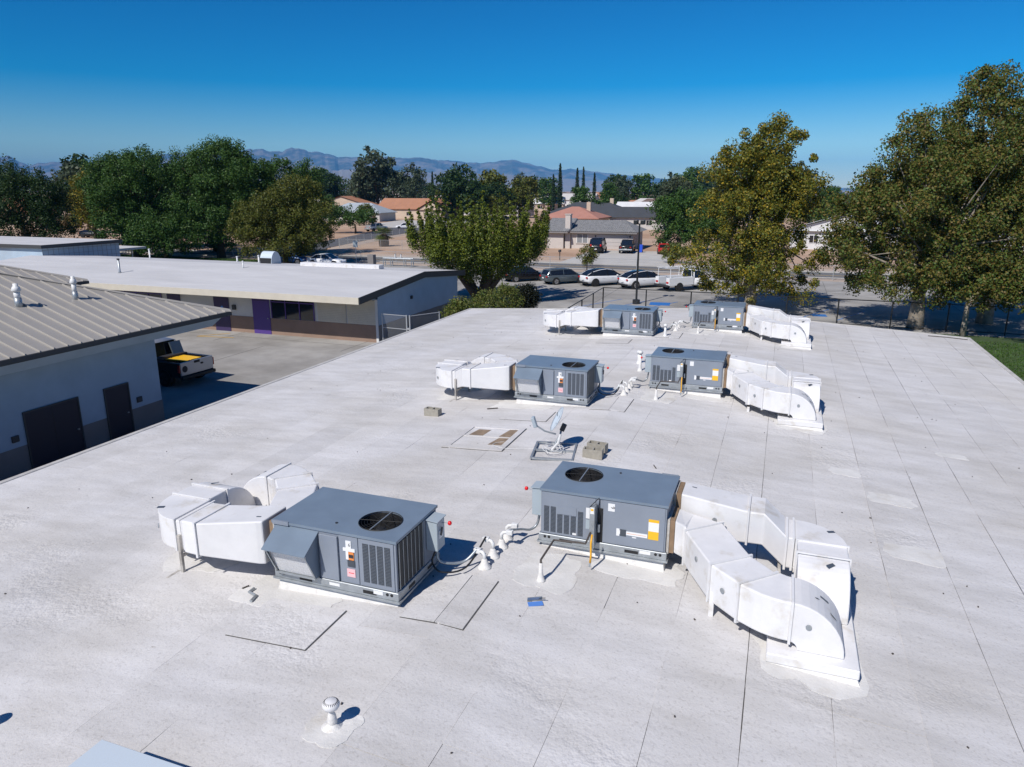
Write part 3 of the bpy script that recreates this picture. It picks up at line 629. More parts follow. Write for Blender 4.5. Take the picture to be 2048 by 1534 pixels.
def vent(x,y,lab,z=None,h=.30,m='white'):
    t=thing('mushroom_vent',lab,'roof vent',(x,y,rz(x) if z is None else z),group='mushroom vents')
    t.scale=(.82,.82,.95)
    MB().lathe([(.16,-.012),(.13,.012),(.07,.035),(.055,.06)],n=20).build('base_flashing', M['seal'], t, smooth=True)
    MB().lathe([(.055,.03),(.062,.08),(.05,.15),(.033,.19),(.033,.235)],n=18).build('stem', M['seal'], t, smooth=True)
    cp=MB().lathe([(.035,.232),(.09,.24),(.105,.262),(.108,.285),(.095,.308),(.065,.325),(0,.33)],n=24).build('cap', M['white'], t, smooth=True)
    for k in range(24):
        a_=2*math.pi*k/24; MB().obox((.084*math.cos(a_),.084*math.sin(a_),.316),.03,.005,.005,rz=a_,ry=.7).build('vent_slot', M['ink'], cp)
vent(-3.86,5.22,'white mushroom vent standing alone in front of hooded air conditioner')
vent(-7.45,4.06,'white mushroom vent by the bubbled roofing beyond the metal cap')
def small_vent(x,y,lab,h=.4):
    t=thing('vent_pipe',lab,'roof vent',(x,y,rz(x)))
    MB().lathe([(.11,-.01),(.07,.03),(.045,.12),(.04,h)],n=14).build('pipe', M['pvc'], t, smooth=True); MB().lathe([(.07,h-.02),(.075,h+.03),(.05,h+.07),(0,h+.08)],n=14).build('cap', M['pvc'], t, smooth=True)
small_vent(-3.85,27.0,'short white vent pipe in front of hooded unit at far roof edge'); small_vent(-3.73,21.3,'white vent pipe beside the middle yellow-labelled air conditioner',.55); small_vent(-3.95,22.3,'white vent pipe just beyond the middle row units',.35)
# capped metal curb at the near edge
t=thing('roof_access_hatch','pale blue-grey sheet metal covered curb near the mushroom vents','roof hatch',(-5.02,3.55,rz(-5.02)))
MB().box(-.5,.62,-.8,.44,-.03,.33).build('curb', M['seal'], t); MB().box(-.54,.66,-.84,.48,.31,.38).build('cap', M['dish'], t, bevel=.01)
# concrete blocks
def cblock(x,y,rot,lab,z=0):
    t=thing('concrete_block',lab,'cinder block',(x,y,rz(x)+z),rot,'cinder blocks on the roof')
    b=MB(); 
    b.box(-.2,.2,-.1,-.068,.0,.19); b.box(-.2,.2,.068,.1,.0,.19)
    for x0 in (-.2,-.016,.168): b.box(x0,x0+.032,-.068,.068,0,.19)
    b.build('block_body', M['block'], t); MB().box(-.168,.168,-.067,.067,.0,.06).build('core_floor', M['block'], t)
cblock(-7.92,15.75,-.05,'lone grey cinder block lying near the tapered duct')
cblock(-3.27,13.68,.05,'front cinder block of the pair beside the satellite dish frame')
cblock(-3.27,14.05,-.12,'rear cinder block of the pair beside the satellite dish frame',.0)
# satellite dish on a non-penetrating frame
t=thing('satellite_dish','small pale satellite dish on a metal roof frame','satellite dish',(-4.1,13.7,rz(-4.1)),.18)
fr=MB()
for y in (-.5,.0,.48): fr.box(-.42,.42,y-.02,y+.02,.012,.055)
for x in (-.42,.42): fr.box(x-.02,x+.02,-.52,.5,.012,.05)
fr.build('roof_frame', M['galv'], t)
MB().tube([(0,.0,.05),(.02,.05,.2),(.1,.12,.34),(.12,.15,.44)],.022,8).build('mast', M['galv'], t, smooth=True)
MB().tube([(-.05,.0,.05),(.08,-.02,.22),(.12,.0,.40)],.028,8).build('brace', M['pvc'], t)
dn=Vector((-.86,-.15,.48)).normalized(); u_=dn.orthogonal().normalized(); v_=dn.cross(u_); dc=Vector((.06,.16,.66)); rings=[]
for k in range(6):
    r=.285*k/5; rings.append([dc+dn*(.05*(k/5)**2)+(u_*math.cos(2*math.pi*j/28)*1.0+v_*math.sin(2*math.pi*j/28)*.92)*max(r,.002) for j in range(28)])
back=[[p-dn*.012 for p in rg] for rg in rings]
ds=MB().tube_rings(rings+back[::-1]).build('reflector', M['dish'], t, smooth=True)
MB().obox(dc+dn*.03+Vector((0,0,.11)),.008,.03,.08).build('dish_mark', M['ink'], ds); MB().obox(dc+dn*.02+Vector((-.03,-.02,-.1)),.01,.05,.05).build('dish_mark', M['galv'], ds)
MB().obox((.16,.17,.5),.10,.10,.14,ry=.4).build('bracket', M['ink'], t)
MB().tube([(.02,.05,.38),(-.2,-.02,.46),(-.38,-.05,.58)],.018,6).build('feed_arm', M['galv'], t)
MB().obox((-.42,-.06,.66),.07,.14,.22,ry=-.3).build('feed_horn', M['disc'], t, bevel=.01)
cb=MB()
for ph,rr in ((0,.16),(1.3,.20),(2.2,.13)): cb.tube([(-.02+rr*math.cos(k*.3+ph)*1.1,-.10+rr*math.sin(k*.3+ph),.06+.10*abs(math.sin(k*.15+ph))) for k in range(22)],.006,5,False)
cb.build('cable_coil', M['pvc'], t)
tag(MB().tube([(-4.5+.35*math.sin(k*.5)-.07*k,14.1+.3*math.cos(k*.45)-.02*k,rz(-4.5-.07*k)+.015) for k in range(14)],.005,5).build('coax_cable', M['pvc']),'thin white cable lying on the roof beside the dish frame','cable')
# loose scraps
def scrap(pts,r,m,lab): tag(MB().tube([(x,y,rz(x)+z) for x,y,z in pts],r,6).build('pipe_scrap', M[m]), lab,'scrap')
scrap([(-6.70,7.25,.02),(-6.66,7.34,.02)],.012,'pipe','short dark rod lying beside the near hooded unit')
scrap([(-6.52,7.28,.03),(-6.52,7.18,.03),(-6.36,7.12,.03),(-6.33,6.98,.03)],.022,'galv','bent grey strut offcut on the roof beside the patch panel')
scrap([(-6.75,16.5,.02),(-6.5,16.62,.02)],.013,'pipe','dark rod lying in front of the hooded unit behind the dish')
scrap([(-2.75,21.8,.02),(-2.5,21.7,.02)],.012,'pipe','thin stick lying beyond the middle units')
scrap([(-2.05,13.8,.02),(-1.98,13.65,.02)],.010,'pipe','small twig on the bare white roof right of the cinder blocks')
scrap([(5.9,33.4,.02),(6.6,33.5,.03),(7.35,33.5,.02)],.014,'pipe','long dark rod lying on the far right roof corner')
t=thing('metal_scrap','bent blue sheet metal scrap lying in front of the gas pipe','scrap',(-2.66,8.13,rz(-2.66)),.5)
MB().hexa([(-.1,-.05,.012),(.1,-.05,.012),(.1,.05,.012),(-.1,.05,.012)],[(-.1,-.05,.018),(.1,-.05,.018),(.1,.05,.018),(-.1,.05,.018)]).build('plate', M['blue_l'], t); MB().obox((0,.06,.05),.2,.01,.08,rx=.4).build('bent_edge', M['galv'], t); MB().tube([(-.05,.09,.04),(.14,.03,.07)],.006,5).build('tie_rod', M['ink'], t)
pb=MB()
for k in range(150):
    x=random.uniform(-13,6.5); y=random.uniform(4.3,31); pb.obox((x,y,rz(x)+.012),random.uniform(.01,.03),random.uniform(.01,.022),.012,rz=random.uniform(0,3))
tag(pb.build('roof_grit', M['pipe'], kind='stuff'),'small dark crumbs of grit scattered over the white roof','grit')
tag(MB().box(.5,.62,18.35,18.39,rz(.55),rz(.55)+.03).build('metal_strip', M['galv']),'small dark strip lying in front of the middle duct curb','scrap')

# ------------------------------------------------------------------ foliage
def leaves(cent, rad, per, size, stretch=(1,1,1), up=.25, shell=.55, droop=0):
    # quads scattered through clumps: cent (k,3), rad (k,), returns vertex array of leaf quads
    k = len(cent); n = k*per
    d = rng.normal(size=(n,3)); d /= np.linalg.norm(d,axis=1)[:,None]
    r = rng.uniform(0,1,n)**shell
    c = np.repeat(cent,per,0); rr = np.repeat(rad,per)
    p = c + d*(r*rr)[:,None]*np.array(stretch)
    nr = d*.6 + rng.normal(size=(n,3))*.7; nr[:,2] += up; nr /= np.linalg.norm(nr,axis=1)[:,None]
    t = np.cross(nr, rng.normal(size=(n,3))); t /= np.linalg.norm(t,axis=1)[:,None]; b = np.cross(nr,t)
    s = size*rng.uniform(.6,1.35,n)[:,None]
    if droop: t[:,2] -= droop; t /= np.linalg.norm(t,axis=1)[:,None]
    return np.stack([p-t*s*.5, p+b*s*.32, p+t*s*.5, p-b*s*.32],1).reshape(-1,3)
def env_clumps(ells, n, rmin, rmax, inner=.35):
    # clump centres spread over a union of ellipsoids, denser near the surface
    out=[]; vol=np.array([e[3]*e[4]*e[5] for e in ells])**.7; vol/=vol.sum()
    for e,m in zip(ells,(vol*n).astype(int)+1):
        d=rng.normal(size=(m,3)); d/=np.linalg.norm(d,axis=1)[:,None]; r=(inner+(1-inner)*rng.uniform(0,1,m)**.6)
        out.append(np.array(e[:3])+d*r[:,None]*np.array(e[3:6]))
    c=np.concatenate(out); return c, rng.uniform(rmin,rmax,len(c))
def tree(name,label,loc,ells,nclump,per,lsize,lm,bark,trunk_h,trunk_r,rmin,rmax,limbs=14,group=None,forks=1,inner=.35,up=.25,droop=0,cat='tree'):
    t=thing(name,label,cat,loc,0,group)
    c,r=env_clumps(ells,nclump,rmin,rmax,inner); c=c[c[:,2]>.5]; r=r[:len(c)]
    me=np_mesh('crown',leaves(c,r,per,lsize,up=up,droop=droop),4,M[lm]); link('crown',me,t)
    top=Vector(max(ells,key=lambda e:e[2]+e[5])[:3]); b=MB()
    b.tube([(0,0,-.2),(.05*trunk_r,0,trunk_h*.5),(0,.1*trunk_r,trunk_h)]+[tuple(Vector((0,0,trunk_h)).lerp(top,q)) for q in (.4,.8)],[trunk_r*1.25,trunk_r,trunk_r*.85,trunk_r*.5,trunk_r*.15],9)
    idx=rng.choice(len(c),min(limbs,len(c)),replace=False)
    for i_ in idx:
        s=Vector((0,0,trunk_h*random.uniform(.75,1.0))).lerp(top,random.uniform(0,.45)); en=Vector(c[i_]); mid=s.lerp(en,.5)+Vector((random.uniform(-.4,.4),random.uniform(-.4,.4),-.2+random.uniform(0,.5)))
        rr=trunk_r*random.uniform(.14,.3); b.tube([s,mid,en],[rr,rr*.6,rr*.15],5,False)
    b.build('trunk',M[bark],t,smooth=True); return t

# ------------------------------------------------------------------ metal-roofed building on the left
def hip_building(name,label,x1,y1,ze,wx,wy,doors,seams=True,detail=True):
    # hip roof with eave corner at (x1,y1); building extends towards -x and -y
    t=thing(name,label,'building'); ov=1.45; s=.34; rise=s*wx/2
    x0,y0=x1-wx,y1-wy; zt=ze-.55
    wl=MB().box(x0+ov,x1-ov,y0+ov,y1-2.5,1.06,zt+.25).build('wall',M['wallshade'],t)
    MB().box(x0+ov-.01,x1-ov+.01,y0+ov-.01,y1-2.49,0,1.06).build('wainscot',M['wains2'],t)
    hr=wx/2; rf=MB(); ridge0,ridge1=(x0+hr,y0+hr),(x0+hr,y1-hr); zr_=ze+rise
    rf.add([(x0,y0,ze),(x1,y0,ze),(x1,y1,ze),(x0,y1,ze),(ridge0[0],ridge0[1],zr_),(ridge1[0],ridge1[1],zr_)],[(1,2,5,4),(2,3,5),(3,0,4,5),(0,1,4)])
    roof_=rf.build('roof',M['tanmetal'],t)
    if seams:
        y=y1-.25
        while y>max(y0,y1-22):
            tt=min(hr,y1-y)
            b=MB(); b.hexa([(x1+.01,y-.022,ze-.02),(x1+.01,y+.022,ze-.02),(x1-tt,y+.022,ze+s*tt-.02),(x1-tt,y-.022,ze+s*tt-.02)],[(x1+.01,y-.014,ze+.045),(x1+.01,y+.014,ze+.045),(x1-tt,y+.014,ze+s*tt+.045),(x1-tt,y-.014,ze+s*tt+.045)])
            b.build('seam',M['tanmetal'],roof_); y-=.46
        n=int(hr/.46)
        for k in range(n):
            x=x1-.25-k*.46; tt=min(hr,x1-x)
            b=MB(); b.hexa([(x-.022,y1+.01,ze-.02),(x-.022,y1-tt,ze+s*tt-.02),(x+.022,y1-tt,ze+s*tt-.02),(x+.022,y1+.01,ze-.02)],[(x-.014,y1+.01,ze+.045),(x-.014,y1-tt,ze+s*tt+.045),(x+.014,y1-tt,ze+s*tt+.045),(x+.014,y1+.01,ze+.045)])
            b.build('seam',M['tanmetal'],roof_)
        MB().hexa([(x1+.02,y1-.10,ze-.01),(x1+.10,y1-.02,ze-.01),(x1-hr+.04,y1-hr+.12,zr_-.01),(x1-hr-.04,y1-hr+.04,zr_-.01)],[(x1-.02,y1-.02,ze+.09),(x1,y1,ze+.09),(x1-hr,y1-hr+.02,zr_+.09),(x1-hr-.02,y1-hr,zr_+.09)]).build('hip_cap',M['tanmetal'],roof_)
    MB().box(x1-.06,x1+.05,y0-.05,y1+.05,ze-.17,ze-.005).build('gutter',M['fasciad'],t,bevel=.01)
    MB().box(x0-.05,x1-.06,y1-.06,y1+.05,ze-.17,ze-.005).build('gutter',M['fasciad'],t,bevel=.01)
    MB().hexa([(x0+.5,y0+.5,zt+.0),(x1-.5,y0+.5,zt+.0),(x1-.5,y1-.5,zt+.0),(x0+.5,y1-.5,zt+.0)],[(x0+.07,y0+.07,ze-.03),(x1-.07,y0+.07,ze-.03),(x1-.07,y1-.07,ze-.03),(x0+.07,y1-.07,ze-.03)]).build('soffit',M['wallshade'],t)
    for (ya,yb,nm) in doors: 
        dr=MB().box(x1-ov+.012,x1-ov+.03,ya,yb,0,2.06).build(nm,M['darkdoor'],t)
        MB().box(x1-ov+.012,x1-ov+.05,ya-.05,ya-.002,0,2.11).build('frame',M['fasciad'],dr); MB().box(x1-ov+.012,x1-ov+.05,yb+.002,yb+.05,0,2.11).build('frame',M['fasciad'],dr); MB().box(x1-ov+.012,x1-ov+.05,ya,yb,2.062,2.11).build('frame',M['fasciad'],dr)
        MB().box(x1-ov+.03,x1-ov+.08,yb-.16,yb-.10,1.0,1.04).build('handle',M['galv'],dr)
        if yb-ya>1.5: MB().box(x1-ov+.03,x1-ov+.033,(ya+yb)/2-.008,(ya+yb)/2+.008,0,2.06).build('leaf_joint',M['black'],dr)
    return t
b1=hip_building('metal_roof_building','building with walls tinted as blue shade under a tan standing seam metal hip roof',-20.4,23.0,4.18,13.6,34,[(15.11,16.97,'door'),(18.06,19.01,'door')])
for y in (14.6,19.35): MB().box(-21.86,-21.80,y,y+.22,1.25,1.45).build('wall_outlet',M['fasciad'],b1)
b3=hip_building('metal_roof_building','second tan metal hip roof building peeping over the first metal ridge',-34.6,28.6,4.18,13,20,[],True)
def cone_vent(x,y,lab,h=.75,r=.12):
    z=4.18+.34*(-20.4-x)
    t=thing('flue_vent',lab,'roof vent',(x,y,z),group='white flues on the metal roof')
    MB().lathe([(r*1.5,-.06),(r*1.25,.10),(r*1.15,.26)],n=16).build('flashing',M['galv'],t,smooth=True)
    MB().lathe([(r,.2),(r,h-.12)],n=16).build('stack',M['pvc'],t,smooth=True)
    MB().lathe([(r,h-.15),(r*1.6,h-.10),(r*1.1,h+.02),(r*.8,h+.04),(r*.8,h+.12),(0,h+.13)],n=16).build('cap',M['pvc'],t,smooth=True)
cone_vent(-23.3,16.6,'shorter white flue with collar on the tan metal roof slope',.60,.095)
cone_vent(-23.2,18.6,'slim white flue with cone cap on the tan metal roof',.66,.075)

# ------------------------------------------------------------------ white roofed classroom block with purple doors
b2=thing('classroom_block','long white gabled classroom block with purple doors and end wall tinted as blue shade','building')
X0,X1,YF2,YK,YB2=-58.5,-22.1,35.15,43.3,49.8
zf,zk,zb2=2.97,3.62,3.08
WF=37.25
MB().box(X0+.4,X1-.4,WF,48.6,0,2.62).build('wall',M['wallw'],b2); MB().box(X1-.398,X1-.04,WF+.002,48.6,0,2.618).build('end_wall',M['wallshade'],b2)  # end wall carries its blue shade in the colour
MB().add([(X1-.04,WF,2.62),(X1-.04,48.6,2.62),(X1-.04,48.6,2.84),(X1-.04,YK,3.28),(X1-.04,WF,2.80),(X1-.4,WF,2.62),(X1-.4,48.6,2.62),(X1-.4,48.6,2.84),(X1-.4,YK,3.28),(X1-.4,WF,2.80)],[(0,1,2,3,4),(9,8,7,6,5),(4,3,8,9),(3,2,7,8)]).build('gable_wall',M['wallshade'],b2)
rf=MB(); 
for (ya,za,yb,zb) in ((YF2,zf,YK,zk),(YK,zk,YB2,zb2)):
    rf.hexa([(X0,ya,za-.30),(X1,ya,za-.30),(X1,yb,zb-.30),(X0,yb,zb-.30)],[(X0,ya,za),(X1,ya,za),(X1,yb,zb),(X0,yb,zb)])
M['roof2']=mat('white_rolled_roof',(.56,.555,.56),.8,var=.12,vscale=.5,stretch=(.4,1.5,1),bump=.2,bscale=6)
rf2=rf.build('roof',M['roof2'],b2)
for k in range(7):
    y=YF2+.1+k*1.16; za=zf+(zk-zf)*(y-YF2)/(YK-YF2)
    MB().hexa([(X0+.02,y,za),(X1-.02,y,za),(X1-.02,y+1.13,za+.09),(X0+.02,y+1.13,za+.09)],[(X0+.02,y,za+.012),(X1-.02,y,za+.012),(X1-.02,y+1.13,za+.10),(X0+.02,y+1.13,za+.10)]).build('roof_sheet',M['roof2'],rf2)
MB().box(X0-.02,X1+.02,YF2-.05,YF2-.003,zf-.36,zf+.02).build('fascia',M['cream'],b2)
for (ya,za,yb,zb) in ((YF2-.05,zf,YK,zk),(YK,zk,YB2+.05,zb2)):
    MB().hexa([(X1+.003,ya,za-.36),(X1+.06,ya,za-.36),(X1+.06,yb,zb-.36),(X1+.003,yb,zb-.36)],[(X1+.003,ya,za+.03),(X1+.06,ya,za+.03),(X1+.06,yb,zb+.03),(X1+.003,yb,zb+.03)]).build('rake_board',M['fasciad'],b2)
MB().box(X0+.39,X1-.035,WF-.02,WF,0,1.05).build('wainscot',M['wains'],b2)
MB().box(X1-.04,X1-.02,WF-.02,48.6,0,1.05).build('wainscot',M['wains2'],b2)
def panel(x0,x1,z0,z1,m,name,d=.03,par=None): return MB().box(x0,x1,WF-.02-d,WF-.021,z0,z1).build(name,M[m],par or b2)
for k,xa in enumerate((-26.35,-24.25)):
    p=panel(xa,xa+2.02,1.07,2.55,'cream','roller_shutter',.02)
    for q in range(14): MB().box(xa+.02,xa+2.0,WF-.055,WF-.041,1.09+q*.105,1.09+q*.105+.085).build('slat',M['cream'],p)
panel(X1-.2,X1-.04,0,2.6,'wallw','corner_post',.05)
def window(xa,xb,n,z0=1.07,z1=2.5):
    w_=panel(xa,xb,z0,z1,'glass','window',.015)
    for i_ in range(n+1):
        x=xa+(xb-xa)*i_/n; MB().box(x-.03,x+.03,WF-.075,WF-.036,z0,z1).build('mullion',M['purple'],w_)
    MB().box(xa,xb,WF-.07,WF-.036,z1-.42,z1-.36).build('transom',M['purple'],w_); MB().box(xa,xb,WF-.07,WF-.036,z1-.05,z1).build('head_rail',M['purple'],w_)
window(-29.75,-26.6,3); window(-42.9,-38.6,4,1.5,2.55); window(-50.5,-44.0,5,1.5,2.55)
d_=panel(-31.2,-29.9,0,2.6,'purple','door',.03); MB().box(-30.1,-30.02,WF-.10,WF-.05,1.0,1.05).build('handle',M['galv'],d_); MB().box(-31.15,-29.95,WF-.056,WF-.051,2.12,2.16).build('door_head',M['dkpurple'],d_)
for xa,xb in ((-34.25,-33.05),(-38.1,-37.0)):
    d_=panel(xa,xb,0,2.2,'dkpurple','door',.03); MB().box(xb-.16,xb-.08,WF-.10,WF-.05,1.0,1.05).build('handle',M['galv'],d_)
MB().lathe([(0,0),(.1,0),(.1,.012),(0,.012)],n=16).build('restroom_symbol',M['blue_l'],b2).matrix_world=Matrix.Translation((-33.6,WF-.055,1.55))@Matrix.Rotation(math.pi/2,4,'X')
panel(-32.75,-32.5,1.45,1.75,'fasciad','phone_box',.12)
for x in (-44,-39.9,-35.2,-28.8): MB().box(x,x+.35,36.1,36.25,2.52,2.6).build('soffit_light',M['sticker'],b2)
MB().box(X1-.04,X1+.05,41.3,41.5,2.1,2.3).build('wall_lamp',M['ink'],b2)
t=thing('exhaust_hood','white curved exhaust hood on the classroom block roof','exhaust hood',(-38.0,47.9,3.2))
rr=[[(-.55+0,-.6*math.cos(a_),.95*math.sin(a_)+.05) for a_ in [q*math.pi/10 for q in range(11)]]+[(-.55,.6,0),(-.55,-.6,0)],[(.55,-.6*math.cos(a_),.95*math.sin(a_)+.05) for a_ in [q*math.pi/10 for q in range(11)]]+[(.55,.6,0),(.55,-.6,0)]]
MB().tube_rings([[Vector(p) for p in r] for r in rr]).build('cowl',M['dish'],t); MB().box(-.5,.5,-.63,-.55,.08,.5).build('intake_grille',M['black'],t)
t=thing('roof_curb_box','long low white curb box along the classroom ridge','roof curb',(-29.9,45.5,3.42)); MB().box(-3.3,3.3,-.35,.35,-.1,.30).build('curb',M['white'],t,bevel=.02)
def pipe2(x,y,h,m,lab,r=.06):
    z=zf+(zk-zf)*(y-YF2)/(YK-YF2) if y<YK else zk+(zb2-zk)*(y-YK)/(YB2-YK)
    t=thing('vent_pipe',lab,'roof vent',(x,y,z)); MB().lathe([(r*2,-.01),(r,.12),(r,h)],n=12).build('pipe',M[m],t,smooth=True); MB().lathe([(r*1.4,h-.08),(r*1.4,h),(0,h+.02)],n=12).build('cap',M['ink' if m=='galv' else 'pvc'],t)
pipe2(-43.4,38.5,1.0,'galv','tall grey pipe with dark cap on the classroom roof',.07); pipe2(-35.7,42.0,.5,'pvc','thin white pipe in the middle of the classroom roof',.045); pipe2(-39.2,48,.6,'pvc','short white pipe beside the curved exhaust hood'); pipe2(-51,48.5,.8,'pvc','white pipe at the lawn side of the classroom roof'); pipe2(-41.5,48.2,.45,'pvc','stubby white pipe left of the curved exhaust hood')
# far-left block and walkway canopies
t=thing('tiled_wall_building','low building with white roof and tile wall tinted as blue shade beyond the metal roofs','building',(-60.5,46,0))
MB().box(-30,0,0,8,0,4.0).build('wall',M['wallshade'],t); MB().box(-30.2,.25,-.2,8.2,4.0,4.22).build('roof',M['roof2'],t); MB().box(.25,.32,-.2,8.2,3.95,4.25).build('rake_board',M['fasciad'],t); MB().box(-30.2,.32,-.28,-.2,3.95,4.25).build('fascia',M['fasciad'],t)
for k in range(16): MB().box(.0,.012,.05+k*.5,.07+k*.5,0,3.95).build('tile_joint',M['wains2'],t)
for k in range(9): MB().box(.0,.011,0,8,.4+k*.42,.42+k*.42).build('tile_joint',M['wains2'],t)
def canopy(x0,x1,y0,y1,z,lab,tilt=0):
    t=thing('walkway_canopy',lab,'canopy',((x0+x1)/2,(y0+y1)/2,0)); w_,d_=(x1-x0)/2,(y1-y0)/2
    MB().box(-w_,w_,-d_,d_,z-.22,z).build('slab',M['roof2'],t); MB().box(-w_-.03,w_+.03,-d_-.05,-d_-.003,z-.24,z+.02).build('fascia',M['fasciad'],t)
    for sx in (-.8,.8):
        for sy in (-.7,.7): MB().box(w_*sx-.06,w_*sx+.06,d_*sy-.06,d_*sy+.06,0,z-.22).build('post',M['postg'],t)
canopy(-64,-58.9,41.5,48.5,2.8,'flat white walkway canopy at the end of the classroom block')
canopy(-76,-64.5,55,61,3.0,'flat white canopy beyond the shade-tinted tile wall')

# ------------------------------------------------------------------ fences, gate, pole, hedge
def fence(lab,pts,h,pm,cm,step=3.0,r=.035,bottom=False):
    t=thing('chain_link_fence',lab,'fence',(0,0,0))
    for (xa,ya),(xb,yb) in zip(pts[:-1],pts[1:]):
        L=math.hypot(xb-xa,yb-ya); n=max(1,round(L/step))
        for k in range(n+1):
            x,y=xa+(xb-xa)*k/n,ya+(yb-ya)*k/n; MB().tube([(x,y,0),(x,y,h+.03)],r,6).build('post',M[pm],t)
        MB().tube([(xa,ya,h),(xb,yb,h)],r*.7,6).build('top_rail',M[pm],t)
        if bottom: MB().tube([(xa,ya,.15),(xb,yb,.15)],r*.5,5).build('bottom_rail',M[pm],t)
        MB().add([(xa,ya,.04),(xb,yb,.04),(xb,yb,h),(xa,ya,h)],[(0,1,2,3)]).build('mesh_panel',M[cm],t)
    return t
fence('black chain link fence round the parking lot behind the white roof',[(-12.0,36.5),(-12.36,53.4),(20,52.6)],1.8,'postk','chain',3.2,.045,True)
fence('galvanised chain link fence between parking lot and street',[(-70,80.6),(40,80.6)],1.5,'postg','chaing',5,.03)
fence('chain link fence round the sandy lot with the palm',[(-66.5,101.0),(-36,100.2)],1.4,'postg','chaing',4.0,.03)
fence('chain link fence along the side street by the palm lot',[(-66.7,101.2),(-72,125),(-75,142)],1.4,'postg','chaing',4.0,.03)
fence('dark chain link fence beside the far left lawn',[(-135,86.0),(-96,80.3),(-80,79.8)],1.7,'postk','chain',4.0,.05)
t=thing('chain_link_gate','galvanised chain link gate at the classroom end wall','gate',(0,0,0))
gp=[(-21.8,37.1),(-20.1,36.95),(-19.9,36.95),(-18.9,38.8)]
for k,(x,y) in enumerate(gp): MB().tube([(x,y,0),(x,y,1.85)],.045 if k in (1,2) else .03,8).build('post',M['postg'],t)
for a_,b_,z in ((0,1,1.8),(0,1,1.0),(2,3,1.8),(2,3,.1)): MB().tube([(*gp[a_],z),(*gp[b_],z)],.022,6).build('rail',M['postg'],t)
for a_,b_ in ((0,1),(2,3)): MB().add([(*gp[a_],.05),(*gp[b_],.05),(*gp[b_],1.8),(*gp[a_],1.8)],[(0,1,2,3)]).build('mesh_panel',M['chaing'],t)
MB().box(-20.1,-19.9,36.9,37.0,1.0,1.1).build('latch',M['postg'],t)
t=thing('light_pole','black parking lot light pole with twin lamp heads','light pole',(-10.7,58,0))
MB().lathe([(.3,0),(.3,.35),(.09,.36)],n=12).build('base',M['postk'],t); MB().lathe([(.085,.3),(.065,6.3)],n=10).build('pole',M['postk'],t); MB().box(-.25,.25,-.05,.05,6.25,6.33).build('arm',M['postk'],t)
for sx in (-1,1): MB().box(sx*.27-.17,sx*.27+.17,-.3,.2,6.25,6.6).build('lamp_head',M['postk'],t,bevel=.05)
def bush(name,lab,loc,sx,sy,sz,n,per,ls,m,cat='bush',group=None):
    t=thing(name,lab,cat,loc,0,group)
    d=rng.normal(size=(n,3)); d/=np.linalg.norm(d,axis=1)[:,None]; c=d*np.array([sx,sy,sz])*.8*rng.uniform(.6,1,n)[:,None]+np.array([0,0,sz]); c[:,2]=np.maximum(c[:,2],.15)
    link('foliage',np_mesh('foliage',leaves(c,np.full(n,min(sx,sy,sz)*.35),per,ls),4,M[m]),t)
    MB().tube([(0,0,-.05),(0,0,sz)],[.06,.03],5).build('stem',M['bark'],t); return t
for k,(x,y,sx,sy,sz,m) in enumerate(((-19.2,42.2,1.3,1.6,1.15,'hedge'),(-18.6,45.2,1.3,1.7,1.2,'hedge'),(-18.2,48.2,1.3,1.7,1.3,'hedge'))):
    bush('hedge',['yellow-green hedge nearest the chain link gate','yellow-green hedge in the middle of the row behind the roof','yellow-green hedge nearest the juniper trunk'][k],(x,y,0),sx,sy,sz,90,60,.13,m,'hedge','hedge row at the end of the roof')
bush('dark_shrub','nearly black clipped shrub beside the yellow-green hedge',(-17.6,50.8,0),1.25,1.2,1.15,90,70,.12,'hedged','shrub')

# ------------------------------------------------------------------ vehicles
def wheel(par,x,y,r,wd,rm):
    wroot=MB().tube([(x,y-wd/2,r),(x,y+wd/2,r)],r,20).build('wheel',M['tyre'],par)
    s=1 if y>0 else -1
    MB().tube([(x,y+s*wd/2-s*.01,r),(x,y+s*(wd/2+.012),r)],r*.66,16).build('rim',M[rm],wroot)
    sp=MB()
    for k in range(5):
        a_=2*math.pi*k/5; sp.obox((x+math.cos(a_)*r*.36,y+s*(wd/2+.014),r+math.sin(a_)*r*.36),r*.5,.012,r*.10,ry=-a_)
    sp.build('spokes',M['tyre'],wroot)
def loft(par,name,st,m,sub=1):
    # st: (x, halfwidth, zbottom, ztop, top inset)
    rings=[]
    for x,w_,zb,zt,ins in st:
        h=zt-zb; half=[(w_*.88,zb),(w_,zb+h*.22),(w_*1.0,zb+h*.6),(w_*.97,zb+h*.86),(w_*(1-ins),zt)]
        ring=[Vector((x,y,z)) for y,z in half]+[Vector((x,0,zt+.015))]+[Vector((x,-y,z)) for y,z in half[::-1]]+[Vector((x,0,zb))]
        rings.append(ring)
    return MB().tube_rings(rings).build(name,M[m],par,smooth=True,sub=sub)
